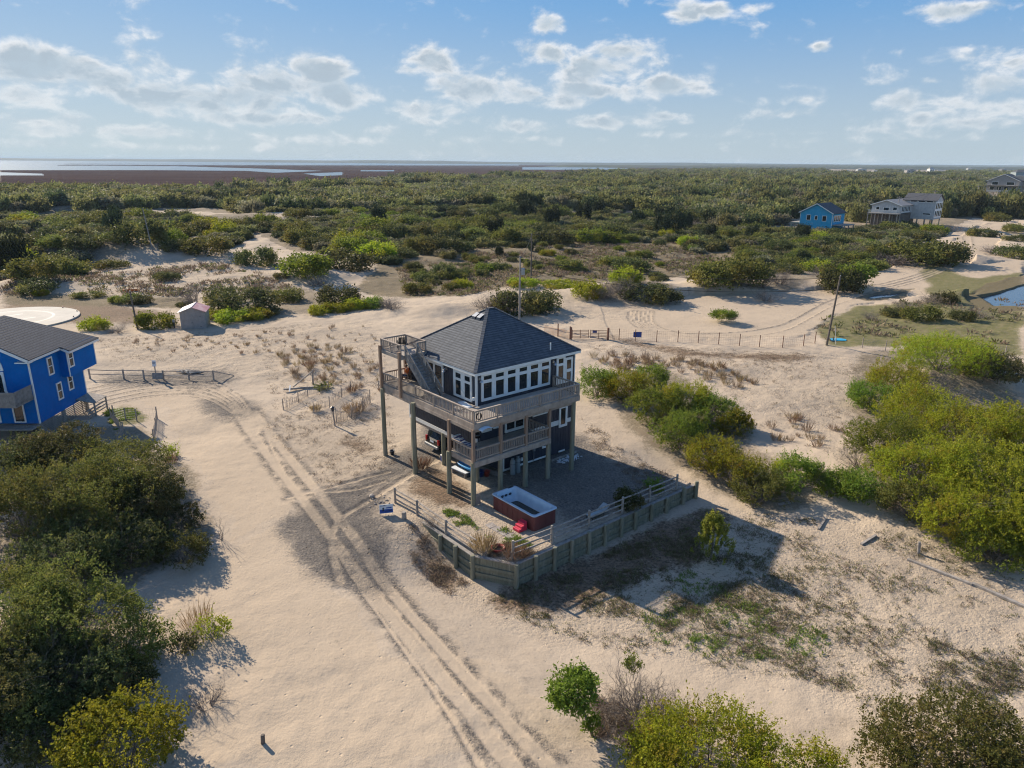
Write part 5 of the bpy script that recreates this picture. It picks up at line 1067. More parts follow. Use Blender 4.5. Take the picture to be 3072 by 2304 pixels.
h3 = far_house(1978, 489, 11, 10, 2.8, 7.0, 2.2, 'offwhite', 'roof2', -44, 'tall white house with a dark gable roof and narrow slit windows', 0, ((2.2, 6.2, 2.4, .8), (5.0, 6.2, 2.4, .8), (7.8, 6.2, 2.4, .8), (7.0, 1.6, 3, .8), (.4, .4, 2.4, 2.6)), ridge='g')
window(h3, '+u', 5.5, .5, 3.3, 9, 6, [(.5 + i * 2.2, .5 + j * 2.9, 2.1 + i * 2.2, 2.6 + j * 2.9) for i in range(4) for j in range(2)])
h4 = far_house(2160, 430, 20, 16, 5, 7.5, 4.5, 'shedwall', 'roof2', -48, 'large grey house with stacked decks near the right edge', 5, ((2, 1, 3, 2.6), (6.5, 1, 3, 2.6), (11, 1, 3, 2.6), (15.5, 1, 3, 2.6), (3, 4.6, 4, 2.3), (12, 4.6, 5, 2.3)))
MB().box(3, 15, 8, 20, 9, 16).build('rear_block', M['shedwall'], h4); MB().box(-10.2, 10.2, -5, -.05, 9.3, 9.6).build('upper_balcony', M['woodgrey'], h4)
far_house(2208, 392, 22, 18, 4, 10, 3.5, 'tank', 'roof2', -10, 'slate blue house cut by the right edge above the large grey house', ridge='x')
for (px, py, w, h, wall, roof, lab) in ((1862, 372, 46, 11, 'offwhite', 'shedpale', 'white house with pale roof far off in the forest, above the sky blue house'), (1830, 374, 24, 7, 'blue2', 'shedpale', 'small turquoise-roofed house far off left of the pale-roofed one'), (1893, 374, 30, 7, 'shedwall', 'shedpale', 'low pale house far off just right of the white pale-roofed one'),
        (1805, 375, 22, 6, 'shedwall', 'shedpale', 'low tan house far off, leftmost of the forest roofs'), (1968, 375, 40, 12, 'shedwall', 'roof2', 'grey gabled house far off, left of the brightest white gable'), (2013, 373, 30, 15, 'white', 'shedwall', 'bright white steep gable house far off in the forest'), (2033, 376, 38, 10, 'shedwall', 'shedpale', 'pale roofed house far off, directly right of the white gable'),
        (2095, 369, 34, 13, 'offwhite', 'shedpale', 'lone white house far off against the forest near the horizon'), (2168, 371, 34, 12, 'shedwall', 'roof2', 'grey house far off near the right edge below the horizon'), (2000, 364, 30, 10, 'blue2', 'roof2', 'small blue-grey house highest on the forest horizon')):
    q = at(px, py); sc_ = 1.0
    far_house(px, py, w * .6, w * .5, 1, h * .72, h * .35, wall, 'shedwall' if roof == 'shedpale' else roof, -8 + (px % 7) * 4, lab, 0, ((w * .1, h * .28, w * .12, h * .35), (w * .36, h * .28, w * .12, h * .35)), ridge='x' if px % 2 else 'y', piles=False)
# far shore: low wooded land across the sound
def ridge(name, x0, x1, y0, depth, hh, seed, m):
    n = 260; xs = np.linspace(x0, x1, n); tp = hh * (.55 + .45 * fbm(xs, xs * 0 + seed, 900, 5, seed)) * ss(xs, x0, x0 + (x1 - x0) * .06) * ss(-xs, -x1, -(x1 - (x1 - x0) * .06))
    vs = []; fs = []
    for k, (dy, s) in enumerate(((0, 0), (depth * .1, .8), (depth * .4, 1), (depth, .0))):
        vs += [(x, y0 + dy, -1.5 + (t + .6) * s) for x, t in zip(xs, tp)]
    for k in range(3): fs += [(k * n + i, k * n + i + 1, (k + 1) * n + i + 1, (k + 1) * n + i) for i in range(n - 1)]
    o = MB().add(vs, fs).build(name, m, None, True); return tag(o, kind='structure')
fm_ = pm('far_woodland', (.035, .048, .028), (.055, .065, .035), .95, .01)
ridge('far_shore', -14000, 9000, 9000, 900, 42, 3, fm_); ridge('far_shore', 150, 3400, 4200, 400, 22, 11, fm_); ridge('far_shore', 1000, 9000, 5200, 900, 26, 19, fm_)
# driftwood timbers
for (a, b, w, lab) in (((1960, 1210), (2100, 1265), .2, 'long grey weathered timber on the sand below the right thicket'), ((2100, 1262), (2225, 1318), .22, 'continuing long grey timber running out of the right edge'), ((2122, 1247), (2175, 1262), .14, 'short dark plank lying above the long grey timber'), ((1682, 1092), (1712, 1085), .2, 'short grey timber under the bushes right of the yard'), ((1860, 1178), (1892, 1158), .16, 'bleached log on the sand left of the right thicket'), ((1768, 1145), (1785, 1120), .12, 'small dark stick among the long shrub shadows')):
    A = at(*a); B2 = at(*b); o = MB().bar((0, 0, .06), (B2[0] - A[0], B2[1] - A[1], B2[2] - A[2] + .06), w, .12).build('timber', M['drift']); o.location = A; tag(o, lab, 'timber')
# ------------------------------------------------------------------ foliage
def unit(a): return a / (np.linalg.norm(a, axis=-1, keepdims=True) + 1e-9)
def diamonds(rg, C, D, L, W):
    """leaf quads: centres, long directions, length and width"""
    S = unit(np.cross(D, unit(rg.normal(size=D.shape)))); L = np.asarray(L).reshape(-1, 1); W = np.asarray(W).reshape(-1, 1)
    return np.stack([C - D * L * .5, C + S * W * .5 + D * L * .08, C + D * L * .5, C - S * W * .5 + D * L * .08], 1)
def crown(seed, r, h, ncl, per, L, W, up=.7, lobes=16, shoot=.3, lob=(.26, .44), base=.0, flat=1.0, gap=0.0, wind=0.0):
    rg = np.random.default_rng(seed)
    main = np.array([r * .80, r * .80, h * .46]); mc = np.array([0, 0, base + h * .42])
    lc = [mc]; lr = [main]
    for i in range(lobes):
        d = rg.normal(size=3); d[2] = abs(d[2]) * rg.uniform(.1, 1.0); d /= np.linalg.norm(d); s = rg.uniform(*lob)
        lc.append(mc + d * main * rg.uniform(.72, .95)); lr.append(np.array([r * s, r * s * rg.uniform(.8, 1.1), min(r, h) * s * rg.uniform(.75, 1.05)]))
    lc = np.array(lc); lr = np.array(lr); ar = lr[:, 0] * lr[:, 1]; ar[0] *= .8
    pick = rg.choice(len(lc), ncl * 2, p=ar / ar.sum()); d = unit(rg.normal(size=(ncl * 2, 3)))
    p = lc[pick] + d * lr[pick] * rg.uniform(.72, 1.06, (ncl * 2, 1))
    q = np.linalg.norm((p - mc) / main, axis=1)
    ok = (p[:, 2] > .03 * h) & (q > .62)
    if gap: ok &= fbm(p[:, 0] * 1.0 + 50, p[:, 1] + p[:, 2] * .7 + 50, r * .5, 2, seed) > gap
    p = p[ok][:ncl]; d = d[ok][:ncl]; n = len(p)
    ax = unit(d * .55 + np.array([0, 0, up]) + rg.normal(0, .35, (n, 3)) + np.array([wind, -wind, 0]))
    Ls = shoot * (.4 + rg.exponential(.75, (n, 1, 1)))
    t = rg.uniform(0, 1, (n, per, 1)); c = p[:, None, :] + ax[:, None, :] * t * Ls + rg.normal(0, L * .45, (n, per, 3))
    dd = unit(ax[:, None, :] * .55 + rg.normal(0, .6, (n, per, 3)))
    k = n * per; return diamonds(rg, c.reshape(k, 3), dd.reshape(k, 3), L * rg.uniform(.5, 1.4, k), W * rg.uniform(.6, 1.4, k)), p, mc
def twigs(seed, r, h, stems=9, depth=3, rad=.035, split=3, seg=3, spread=.9, jit=.25):
    rg = np.random.default_rng(seed); m = MB()
    def grow(p, d, l, rr, k):
        pts = [p]; q = np.array(p)
        for i in range(seg):
            d = unit(d + rg.normal(0, jit, 3) + np.array([0, 0, .06])); q = q + d * l / seg; q[2] = max(q[2], .05); pts.append(q)
        m.tube(pts, list(np.linspace(rr, rr * .45, len(pts))), 3, False)
        if k > 0:
            for _ in range(split):
                t = rg.integers(1, len(pts)); dn = unit(d + rg.normal(0, .55, 3)); grow(np.array(pts[t]), dn, l * rg.uniform(.5, .75), rr * .5, k - 1)
    for i in range(stems):
        a = rg.uniform(0, 6.283); s = rg.uniform(.1, spread); d = unit(np.array([math.cos(a) * s * r, math.sin(a) * s * r, h * rg.uniform(.55, .9)]))
        grow(np.array([math.cos(a) * r * .12, math.sin(a) * r * .12, 0]), d, math.hypot(h, r * s) * .62, rad, depth)
    return m
def branches(seed, p, mc, n, rad):
    rg = np.random.default_rng(seed); m = MB(); idx = rg.choice(len(p), min(n, len(p)), replace=False)
    for i in idx:
        e = p[i]; b = np.array([rg.normal(0, .12), rg.normal(0, .12), -.1]); mid = (b + e) * .5 + rg.normal(0, .12, 3) + np.array([0, 0, .1])
        m.tube([b, mid, e], [rad, rad * .6, rad * .2], 4, False)
    return m
KINDS = {  # leaf length, width, clusters per m2, leaves per cluster, up bias, shoot length
    'dark': (.125, .075, 32, 11, .35, .20), 'olive': (.12, .065, 32, 11, .5, .24), 'lime': (.12, .06, 34, 11, .85, .32), 'green': (.125, .066, 34, 11, .7, .30), 'gold': (.125, .08, 32, 11, .6, .24),
    'grey': (.09, .025, 12, 6, .7, .35), 'pinelime': (.13, .02, 30, 14, 1.0, .4)}
def shrub(px, py, r, h, kind, label, seed, dens=1.0, z=0.0, lobes=16, name='shrub', group=None, bare=.0, wind=.0, gap=.0, cat='shrub', xyz=None):
    if not xyz and r > 1.25: r *= 1.2; h *= 1.2
    q = xyz or at(px, py); o = empty(name, (q[0], q[1], q[2] - .08 + z), 0, label, cat, group)
    L, W, cd_, per, up, sh = KINDS[kind]; A = 2 * math.pi * r * (r * .5 + h * .5)
    V, p, mc = crown(seed, r, h, int(A * cd_ * dens), per, L, W, up, lobes, sh, gap=gap, wind=wind)
    link_mesh('crown', quads_mesh('crown', V), M[kind], o)
    branches(seed + 1, p, mc, int(10 + 5 * r), .014 + .006 * r).build('branches', M['bark'], o)
    if bare: twigs(seed + 2, r * 1.02, h * 1.08, int(6 * bare + 3), 3, .016, 3).build('bare_twigs', M['twig'], o)
    return o
def bare_shrub(px, py, r, h, label, seed, stems=14, depth=3, split=3, m='twig', rad=.022, name='bare_shrub', group=None):
    q = at(px, py); o = empty(name, (q[0], q[1], q[2] - .05), 0, label, 'shrub', group); twigs(seed, r, h, stems, depth, rad, split).build('branches', M[m], o); return o
# near left thicket
NL = [(35,1062,3.3,3.3,'dark','dark shrub at the left edge, in front of the blue house balcony'),(150,1040,3.1,3.2,'dark','dark shrub just below the blue house wall, second in the left thicket'),(262,1050,2.9,2.9,'olive','brownish-olive shrub at the upper right of the dark left thicket, below the lattice skirt'),
 (70,1165,3.3,3.5,'olive','dark shadowed shrub filling the lower left of the big thicket'),(205,1150,3.4,3.6,'olive','tallest dark shrub in the middle of the left thicket'),(315,1120,2.5,2.7,'dark','dark shrub at the right flank of the left thicket beside the pale sand'),
 (150,1245,2.6,2.6,'dark','dark shaded shrub at the bottom of the upper left thicket'),(270,1215,2.2,2.2,'dark','low dark shrub at the lower right foot of the upper left thicket'),(352,1062,1.6,1.5,'grey','grey-brown twiggy shrub at the upper right tip of the left thicket'),
 (398,1215,1.35,1.5,'olive','small olive shrub with a bright green top on the shaded sand'),(385,1140,1.4,1.3,'dark','small dark shrub on the edge of the left thicket below the straw tuft')]
for i, (px, py, r, h, k, lab) in enumerate(NL): shrub(px, py, r, h, k, lab, 100 + i * 7, .95, bare=.5 if k != 'grey' else 1.4, gap=.34)
NL2 = [(40,1385,3.1,2.8,'olive','sunlit yellow-topped shrub at the left edge below the big thicket'),(185,1400,2.9,2.9,'olive','yellowish feathery shrub at the middle of the lower left thicket'),(290,1425,1.5,1.6,'olive','small olive shrub at the right tip of the lower left thicket'),
 (25,1520,2.7,2.4,'dark','dark shaded shrub at the left edge of the lower thicket'),(140,1515,2.2,2.0,'dark','dark shaded shrub in the middle foot of the lower left thicket'),(245,1505,1.4,1.2,'dark','low dark shrub on the shaded sand above the golden bush'),(90,1600,2.0,1.3,'dark','low dark shrub behind the bare grey branches at the bottom left')]
for i, (px, py, r, h, k, lab) in enumerate(NL2): shrub(px, py, r, h, k, lab, 300 + i * 7, 1.0, bare=.7, gap=.34, wind=.12)
shrub(270, 1658, 2.05, 2.0, 'gold', 'golden-green broad-leaved bush at the bottom left corner', 401, 1.15, lobes=22, bare=.3)
bare_shrub(70, 1668, 1.7, 1.5, 'pale grey leafless branches at the bottom left corner', 403, 10, 3, 3, 'drift')
bare_shrub(478, 1165, .9, 1.5, 'thin dark leafless sapling at the right of the left thicket', 405, 5, 3, 2, 'twig', .02)
bare_shrub(445, 1528, 1.6, .7, 'sprawling tangle of brown twigs on the sand above the golden bush', 407, 26, 3, 3, 'twig', .016)
bare_shrub(412, 1390, .9, .6, 'small brown tangle of twigs left of the bright green clump', 409, 14, 3, 3, 'twig', .014)
def grassclump(px, py, r, h, n, label, seed, m='grassgreen', name='grass_clump', w=.03, group=None, cat='grass clump', xyz=None, lean=.35):
    q = xyz or at(px, py); rg = np.random.default_rng(seed); a = rg.uniform(0, 6.283, n); rr = r * np.sqrt(rg.uniform(0, 1, n))
    b = np.stack([rr * np.cos(a), rr * np.sin(a), np.zeros(n) - .03], 1); d = unit(np.stack([np.cos(a) * lean * rr / r, np.sin(a) * lean * rr / r, np.ones(n)], 1) + rg.normal(0, .16, (n, 3)))
    Lb = h * rg.uniform(.55, 1.1, n); o = link_mesh(name, quads_mesh(name, diamonds(rg, b + d * Lb[:, None] * .5, d, Lb, np.full(n, w))), M[m]); o.location = (q[0], q[1], q[2]); return tag(o, label, cat, group)
gc = shrub(462, 1378, .85, 1.25, 'lime', 'bright green feathery clump casting long thin shadows on the left sand', 411, .55, lobes=9, gap=.3, cat='shrub')
grassclump(428, 1350, .7, 1.2, 160, 'pale straw and green stems just left of the bright green clump', 412, 'straw', w=.025)
shrub(392, 1400, .7, .7, 'dark', 'small dark shrub at the foot of the bright green clump', 413, .8)
grassclump(369, 1000, .45, .8, 150, 'straw coloured grass tuft at the upper right of the left thicket', 414, 'straw'); grassclump(378, 1065, .4, .7, 120, 'orange-brown grass tuft on the right edge of the left thicket', 415, 'straw'); shrub(372, 985, .5, .8, 'lime', 'tiny lime green shrub on sand above the straw tuft', 416, 1.0)
# bottom right group
shrub(1530, 1705, 2.75, 2.2, 'lime', 'big yellow-green dome shaped bush at the bottom centre right', 501, 1.8, lobes=40, bare=.5, gap=.2)
shrub(1755, 1672, 1.1, 1.3, 'lime', 'small yellow-green side bush right of the big dome at the bottom', 503, 1.0, lobes=8)
shrub(2035, 1668, 2.9, 2.3, 'olive', 'dark olive bush at the bottom right corner', 505, 1.5, lobes=26, bare=.8, gap=.15)
bare_shrub(1390, 1560, 2.3, 1.9, 'brown and grey leafless bush behind the big yellow-green dome', 507, 46, 3, 4, 'twig', .03)
bare_shrub(1330, 1600, 1.1, .7, 'low dead brown twigs between the little tree and the yellow-green dome', 508, 18, 3, 3, 'twig', .016)
shrub(1362, 1490, .38, .5, 'fresh' if 'fresh' in KINDS else 'green', 'tuft of fresh green leaves topping the leafless bush', 509, 1.4, z=1.3, lobes=5)
q = at(1283, 1592); tr = empty('small_tree', q, 0, 'small leaning tree with a round bright green crown in the foreground sand', 'tree')
MB().tube([(0, 0, -.2), (-.22, .12, .55), (-.52, .25, 1.25), (-.78, .35, 2.0)], [.075, .06, .05, .03], 8).build('trunk', M['bark'], tr, True)
V, p, mc = crown(511, 1.12, 1.75, 620, 9, .16, .075, .5, 14, .22); c_ = link_mesh('crown', quads_mesh('crown', V), M['fresh'], tr); c_.location = (-.85, .4, 1.25)
V, p, mc = crown(513, .42, .7, 90, 7, .14, .07, .5, 5, .18); c_ = link_mesh('crown', quads_mesh('crown', V), M['fresh'], tr); c_.location = (-.12, .1, .25)
m = MB()
rg = np.random.default_rng(4)
for i in range(14): m.tube([(-.5, .24, 1.1), (-.85 + rg.normal(0, .3), .4 + rg.normal(0, .3), 1.8 + rg.normal(0, .2)), (-.85 + rg.normal(0, .6), .4 + rg.normal(0, .6), 2.0 + rg.normal(0, .4))], [.025, .015, .005], 4)
m.build('limb', M['bark'], tr)
# pine sapling in the house shadow
q = at(1535, 1208); pn_ = empty('pine_sapling', q, 0, 'young yellow-green pine with upright candles in the shadow edge below the yard', 'tree')
MB().tube([(0, 0, -.2), (.02, 0, 1.4), (0, 0, 2.7)], [.06, .045, .02], 8).build('trunk', M['bark'], pn_)
rg = np.random.default_rng(515); Cs = []; Ds = []
for i in range(150):
    t = rg.uniform(0, 1) ** .8; zz = .25 + 2.3 * t; rad = 1.05 * (1 - t) ** .7 * rg.uniform(.25, 1.0) + .05; a = rg.uniform(0, 6.283); b = np.array([math.cos(a) * rad, math.sin(a) * rad, zz * .8]); L_ = rg.uniform(.25, .55)
    n = 46; s = rg.uniform(0, 1, (n, 1)); ax = unit(np.array([math.cos(a) * .25, math.sin(a) * .25, 1.0])); Cs.append(b + ax * s * L_ + rg.normal(0, .015, (n, 3))); Ds.append(unit(ax * .8 + rg.normal(0, .5, (n, 3))))
Cs = np.concatenate(Cs); Ds = np.concatenate(Ds); link_mesh('crown', quads_mesh('crown', diamonds(rg, Cs + Ds * .05, Ds, np.full(len(Cs), .15), np.full(len(Cs), .035))), M['pinelime'], pn_); pn_.scale = (1.35, 1.35, 1.35)
q = hw(8.15, -7.0, 0); shrub(0, 0, 1.0, 1.45, 'dark', 'round dark green shrub growing through the yard fence', 517, 1.4, xyz=(q[0], q[1], .0)); q = hw(11.6, -6.4, 0); shrub(0, 0, .7, .8, 'green', 'low dark green plant behind the far end of the yard fence', 518, 1.0, xyz=(q[0], q[1], .0))
# bright thicket right of the house
NR = [(1290,858,1.9,2.5,'green','bright green shrub nearest the house corner, first of the right hedge'),(1345,862,2.1,2.7,'lime','lime shrub second in the bright hedge right of the house'),(1405,842,1.8,2.3,'green','green shrub at the top back of the bright hedge right of the house'),(1418,915,2.2,2.7,'green','large bright green shrub in the middle front of the right hedge'),(1470,895,2.3,2.8,'lime','tall lime shrub in the middle back of the right hedge'),(1462,968,1.9,2.6,'green','green shrub with dark stems at the hedge front above the shaded yard'),
 (1535,925,2.2,2.5,'green','green shrub at the upper right of the hedge by the open sand'),(1583,938,1.4,1.7,'gold','yellowish shrub at the right tip of the hedge by the sand bowl'),(1535,1015,1.9,2.4,'lime','lime shrub lower in the hedge, right of the yard shadow'),(1590,1045,1.8,2.1,'lime','sparse lime shrub near the end of the yard fence'),(1640,1085,1.7,1.8,'olive','olive shrub at the lowest tip of the right hedge above the shadow'),
 (1720,1055,2.0,2.0,'green','green shrub standing between the hedge and the large right thicket'),(1790,1065,1.5,1.5,'green','low green shrub just right of the detached middle one'),(1862,1075,1.7,1.5,'green','low green shrub at the left foot of the large right thicket'),(1690,1035,1.2,1.5,'lime','small lime shrub left of the detached middle shrub')]
for i, (px, py, r, h, k, lab) in enumerate(NR): shrub(px, py, r, h, k, lab, 600 + i * 7, 1.0, bare=.6, gap=.32)
RT = [(2030,800,4.3,3.3,'lime','bright lime dome at the top of the large right thicket'),(2130,815,3.2,2.2,'dark','dark flank of shrub running down right of the lime dome'),(1930,850,2.7,2.7,'lime','lime shrub left of the dome near the top of the right thicket'),(2005,858,3.0,2.2,'grey','brown-grey leafless shrub in front of the lime dome'),(1878,880,1.9,2.2,'green','loose green shrub at the upper left tip of the right thicket'),(1985,935,3.4,3.2,'lime','broad lime shrub in the upper middle of the right thicket'),
 (1912,990,2.5,2.7,'green','green shrub on the left side of the right thicket above the bare twigs'),(2085,975,3.6,3.5,'lime','tall lime shrub in the centre of the right thicket'),(2185,985,3.2,3.2,'gold','golden-olive shrub at the right edge beside the sand dune'),(1985,1060,3.0,3.0,'lime','lime shrub in the lower left of the right thicket'),(2105,1080,3.4,3.4,'gold','golden-olive shrub in the lower centre of the right thicket'),(1962,1115,1.9,1.9,'olive','olive shrub at the lower left foot of the right thicket'),
 (2065,1160,2.8,2.7,'lime','lime shrub at the bottom of the right thicket over the dark litter'),(2190,1165,3.0,3.0,'gold','golden-olive shrub at the right edge, lower thicket'),(2140,1212,2.0,1.8,'green','low green shrub at the lowest tip of the right thicket'),(1855,1010,1.6,1.4,'grey','grey bare shrub on the left edge of the right thicket')]
for i, (px, py, r, h, k, lab) in enumerate(RT): shrub(px, py, r, h, k, lab, 800 + i * 7, .95, lobes=20, bare=.9 if k != 'grey' else 2.5, gap=.33)
# middle distance: every shrub on its own; shared crowns, one set per leaf kind
PROTO = {}
def protos(kind):
    if kind not in PROTO:
        L = []
        for j in range(3):
            if kind == 'grey': me_ = twigs(1500 + j, 1, .8, 30, 3, .014, 3).mesh('bare_shrub')
            else:
                V, p, mc = crown(1200 + j * 13 + hash(kind[0]) % 1, 1.0, .85, 620, 6, .115, .06, .55 if kind != 'dark' else .35, 15, .13, gap=.2); me_ = quads_mesh('shrub', V)
            me_.materials.append(M['twig' if kind == 'grey' else kind]); L.append(me_)
        PROTO[kind] = L
    return PROTO[kind]
def midshrub(px, py, r, h, kind, label, group=None, rg=np.random.default_rng(77), xyz=None):
    q = xyz or at(px, py); ms = protos(kind); o = bpy.data.objects.new('bare_shrub' if kind == 'grey' else 'shrub', ms[int(rg.integers(len(ms)))]); COL.objects.link(o)
    o.location = (q[0], q[1], q[2] - .1 * h); o.scale = (r, r * rg.uniform(.8, 1.1), h / .85); o.rotation_euler = (0, 0, rg.uniform(0, 6.28)); return tag(o, label, 'shrub', group)
MS = [(530,668,5.0,3.0,'dark','large dark shrub behind the shed, above the lime bushes'),(485,655,3.6,2.6,'dark','dark shrub just right of the bare tree behind the shed'),(500,694,2.6,1.7,'lime','bright lime bush right of the shed'),(552,688,2.6,1.5,'lime','second bright lime bush right of the shed, farther along the sand'),(462,688,1.6,1.3,'lime','small lime bush touching the right side of the shed'),
 (622,650,3.0,2.0,'olive','rounded olive shrub on the dune right of the large dark shrub'),(575,680,2.2,1.2,'dark','low dark shrub on the bank right of the lime bushes'),(732,660,3.8,3.0,'dark','dark round shrub above the row of lime bushes'),(685,618,3.2,2.2,'grey','lilac-grey bare shrub below the big green dune shrubs'),(690,678,2.2,1.4,'gold','golden low bush at the left end of the lime row along the sand'),
 (725,674,2.2,1.5,'lime','lime bush in the row behind the sand, middle'),(768,668,2.4,1.7,'lime','tallest lime bush at the right end of the row behind the sand'),(805,664,2.2,1.6,'green','green bush right of the lime row'),(835,664,3.0,2.0,'grey','grey bare thicket beside the lime row, left of the rough dune'),(850,668,2.2,1.6,'grey','second grey bare bush next to the rough dune'),
 (665,592,6.0,4.0,'green','big green wind-swept dune shrub, left of a pair'),(745,582,6.0,3.8,'dark','big dark dune shrub, right of the pair'),(556,572,4.6,3.6,'dark','dark grey-green dune shrub standing alone on pale sand'),(607,600,1.6,1.0,'dark','small dark shrub on the pale sand below the lone dune shrub'),(360,605,2.6,1.6,'dark','lone small dark shrub on the sand above the shed'),(80,628,3.6,2.0,'dark','dark low shrub on sand left, above the round pad'),(240,578,3.4,1.6,'olive','low olive shrub at the sandy edge of the left scrub'),
 (1085,672,4.6,3.8,'grey','large grey-brown bare shrub right of the house roof'),(1120,674,4.6,3.4,'dark','dark shrub among the bare ones right of the roof by the pole'),(1165,668,4.0,2.8,'dark','dark low shrub right of the transformer pole'),(1052,668,3.2,2.4,'grey','brown bare shrub left of the transformer pole behind the roof'),
 (1272,642,2.8,2.6,'lime','lime shrub at the left end of the bank above the loop track'),(1305,644,3.6,2.8,'grey','grey bare shrub on the bank next to the lime one'),(1345,636,4.2,3.2,'grey','grey bare shrub in the middle of the bank above the loop track'),(1352,612,2.8,2.6,'lime','yellow-lime shrub topping the bank above the loop track'),(1395,648,4.2,2.8,'dark','dark shaded shrub on the bank right of the yellow-lime one'),(1440,648,3.0,1.8,'dark','low dark shrub at the right end of the bank above the loop track'),
 (1545,612,5.4,4.0,'olive','broad olive shrub, left part of the big mound beyond the loop track'),(1600,610,5.6,4.2,'olive','broad olive shrub, middle of the big mound beyond the loop track'),(1640,618,4.2,3.2,'grey','lilac-grey bare shrub at the right end of the big mound'),(1685,612,3.6,2.6,'grey','grey bare shrub on the sandy ridge right of the mound'),(1655,650,3.6,1.8,'grey','pale grey bare shrub on the eroded bank above the track'),
 (1815,625,4.8,4.2,'dark','dark shrub on the steep dune beside the leaning pole'),(1835,602,5.0,3.0,'green','green shrub on top of the steep dune beside the pole'),(1790,600,4.4,2.4,'grey','grey bare shrub behind the steep dune'),(1563,688,1.9,1.3,'green','small green shrub on the sand island inside the loop track'),(1582,690,1.8,1.0,'grey','grey twigs beside the green shrub on the sand island'),
 (1955,668,2.6,1.6,'grey','grey bare shrub on the meadow edge below the puddle'),(1990,690,3.0,2.0,'olive','olive shrub on the meadow below the pond'),(2010,656,2.8,1.8,'grey','brown-grey shrub near the pond shore'),(2040,652,2.2,1.6,'dark','dark small shrub near the pond shore'),(1880,690,2.2,1.2,'grey','low grey shrub on the green meadow'),(1925,682,2.0,1.2,'dark','small dark shrub on the green meadow'),(2110,686,3.6,1.4,'grey','low grey spread of twigs below the pond'),(2080,690,2.0,1.4,'dark','dark small shrub left of the twigs below the pond'),
 (2030,562,6.5,4.4,'dark','large dark dune shrub where the lane bends'),(1985,565,7.5,4.5,'olive','olive dune shrub left of the lane bend'),(1935,570,7.0,3.2,'grey','grey shrub left of the lane bend dune'),(2195,556,5.5,3.0,'dark','dark shrub at the right edge beyond the pond'),(2150,548,6.0,2.2,'grey','grey twiggy shrub right of the lane bend'),
 (335,708,2.6,2.2,'green','green bush beside the leaning pole left of the shed'),(206,712,1.9,1.6,'lime','lime bush at the roof corner of the blue house'),(90,638,1.4,1.0,'lime','tiny lime bush above the round pad'),(250,652,1.4,1.0,'green','small green bush right of the pad, first of a pair'),(303,654,2.0,1.2,'dark','small dark bush right of the pad, near the leaning pole'),(280,652,2.0,1.2,'olive','small olive bush right of the pad'),(190,642,2.4,1.0,'olive','low olive shrub behind the pad'),(400,662,1.4,.8,'dark','tiny dark bush left of the bare tree'),
 (905,545,3.6,4.2,'olive','olive bush in the brown meadow beyond the roof, left'),(960,600,3.0,3.0,'dark','dark bush in the brown meadow beyond the roof'),(965,538,3.0,4.8,'pine','dark pine-like bush standing above the meadow'),(900,632,2.6,1.9,'olive','olive bush at the near edge of the brown meadow'),(1000,622,2.2,1.6,'lime','lime patch of bush at the near edge of the meadow'),(1050,585,2.8,1.6,'green','green low bush in the middle of the meadow'),(1230,582,3.4,2.2,'olive','olive bush right of the thin dark pole'),(1195,578,1.6,1.5,'olive','small bush next to the thin dark pole'),(1130,618,3.0,1.6,'lime','lime low bush left of the transformer pole'),(1215,622,4.0,1.4,'lime','lime low growth right of the transformer pole'),
 (1365,585,4.2,2.8,'dark','dark round bush right in the meadow centre'),(1335,574,4.4,2.2,'olive','olive bush left of the meadow centre one'),(1420,606,2.4,1.6,'dark','small dark bush at the meadow right'),(1700,590,3.6,2.0,'dark','dark bush behind the sandy ridge'),(1760,585,4.4,2.4,'lime','lime bush on the ridge behind the steep dune'),(1880,585,4.6,2.6,'olive','olive bush above the lane, right of the steep dune'),(2120,512,5.5,3.0,'dark','dark shrub on the sand beside the bend of the far lane'),(2190,500,5.0,2.6,'olive','olive shrub at the right edge on the far sand'),(2150,478,6.5,3.6,'olive','olive shrub beside the far lane below the grey house'),(2060,500,5.0,2.6,'grey','grey shrub left of the far lane'),(2020,505,5.0,3.0,'green','green shrub right of the tall pale pole'),(2200,520,4.0,1.8,'dark','small dark shrub at the right edge above the pond')]
for (px, py, r, h, k, lab) in MS: midshrub(px, py, r, h, k, lab)
bare_shrub(422, 660, 3.4, 3.4, 'large leafless grey tree-like shrub behind the shed', 2001, 14, 3, 4, 'twig', .06)
midshrub(252, 718, 2.2, 1.0, 'grey', 'reddish-brown dry reeds left of the leaning pole')
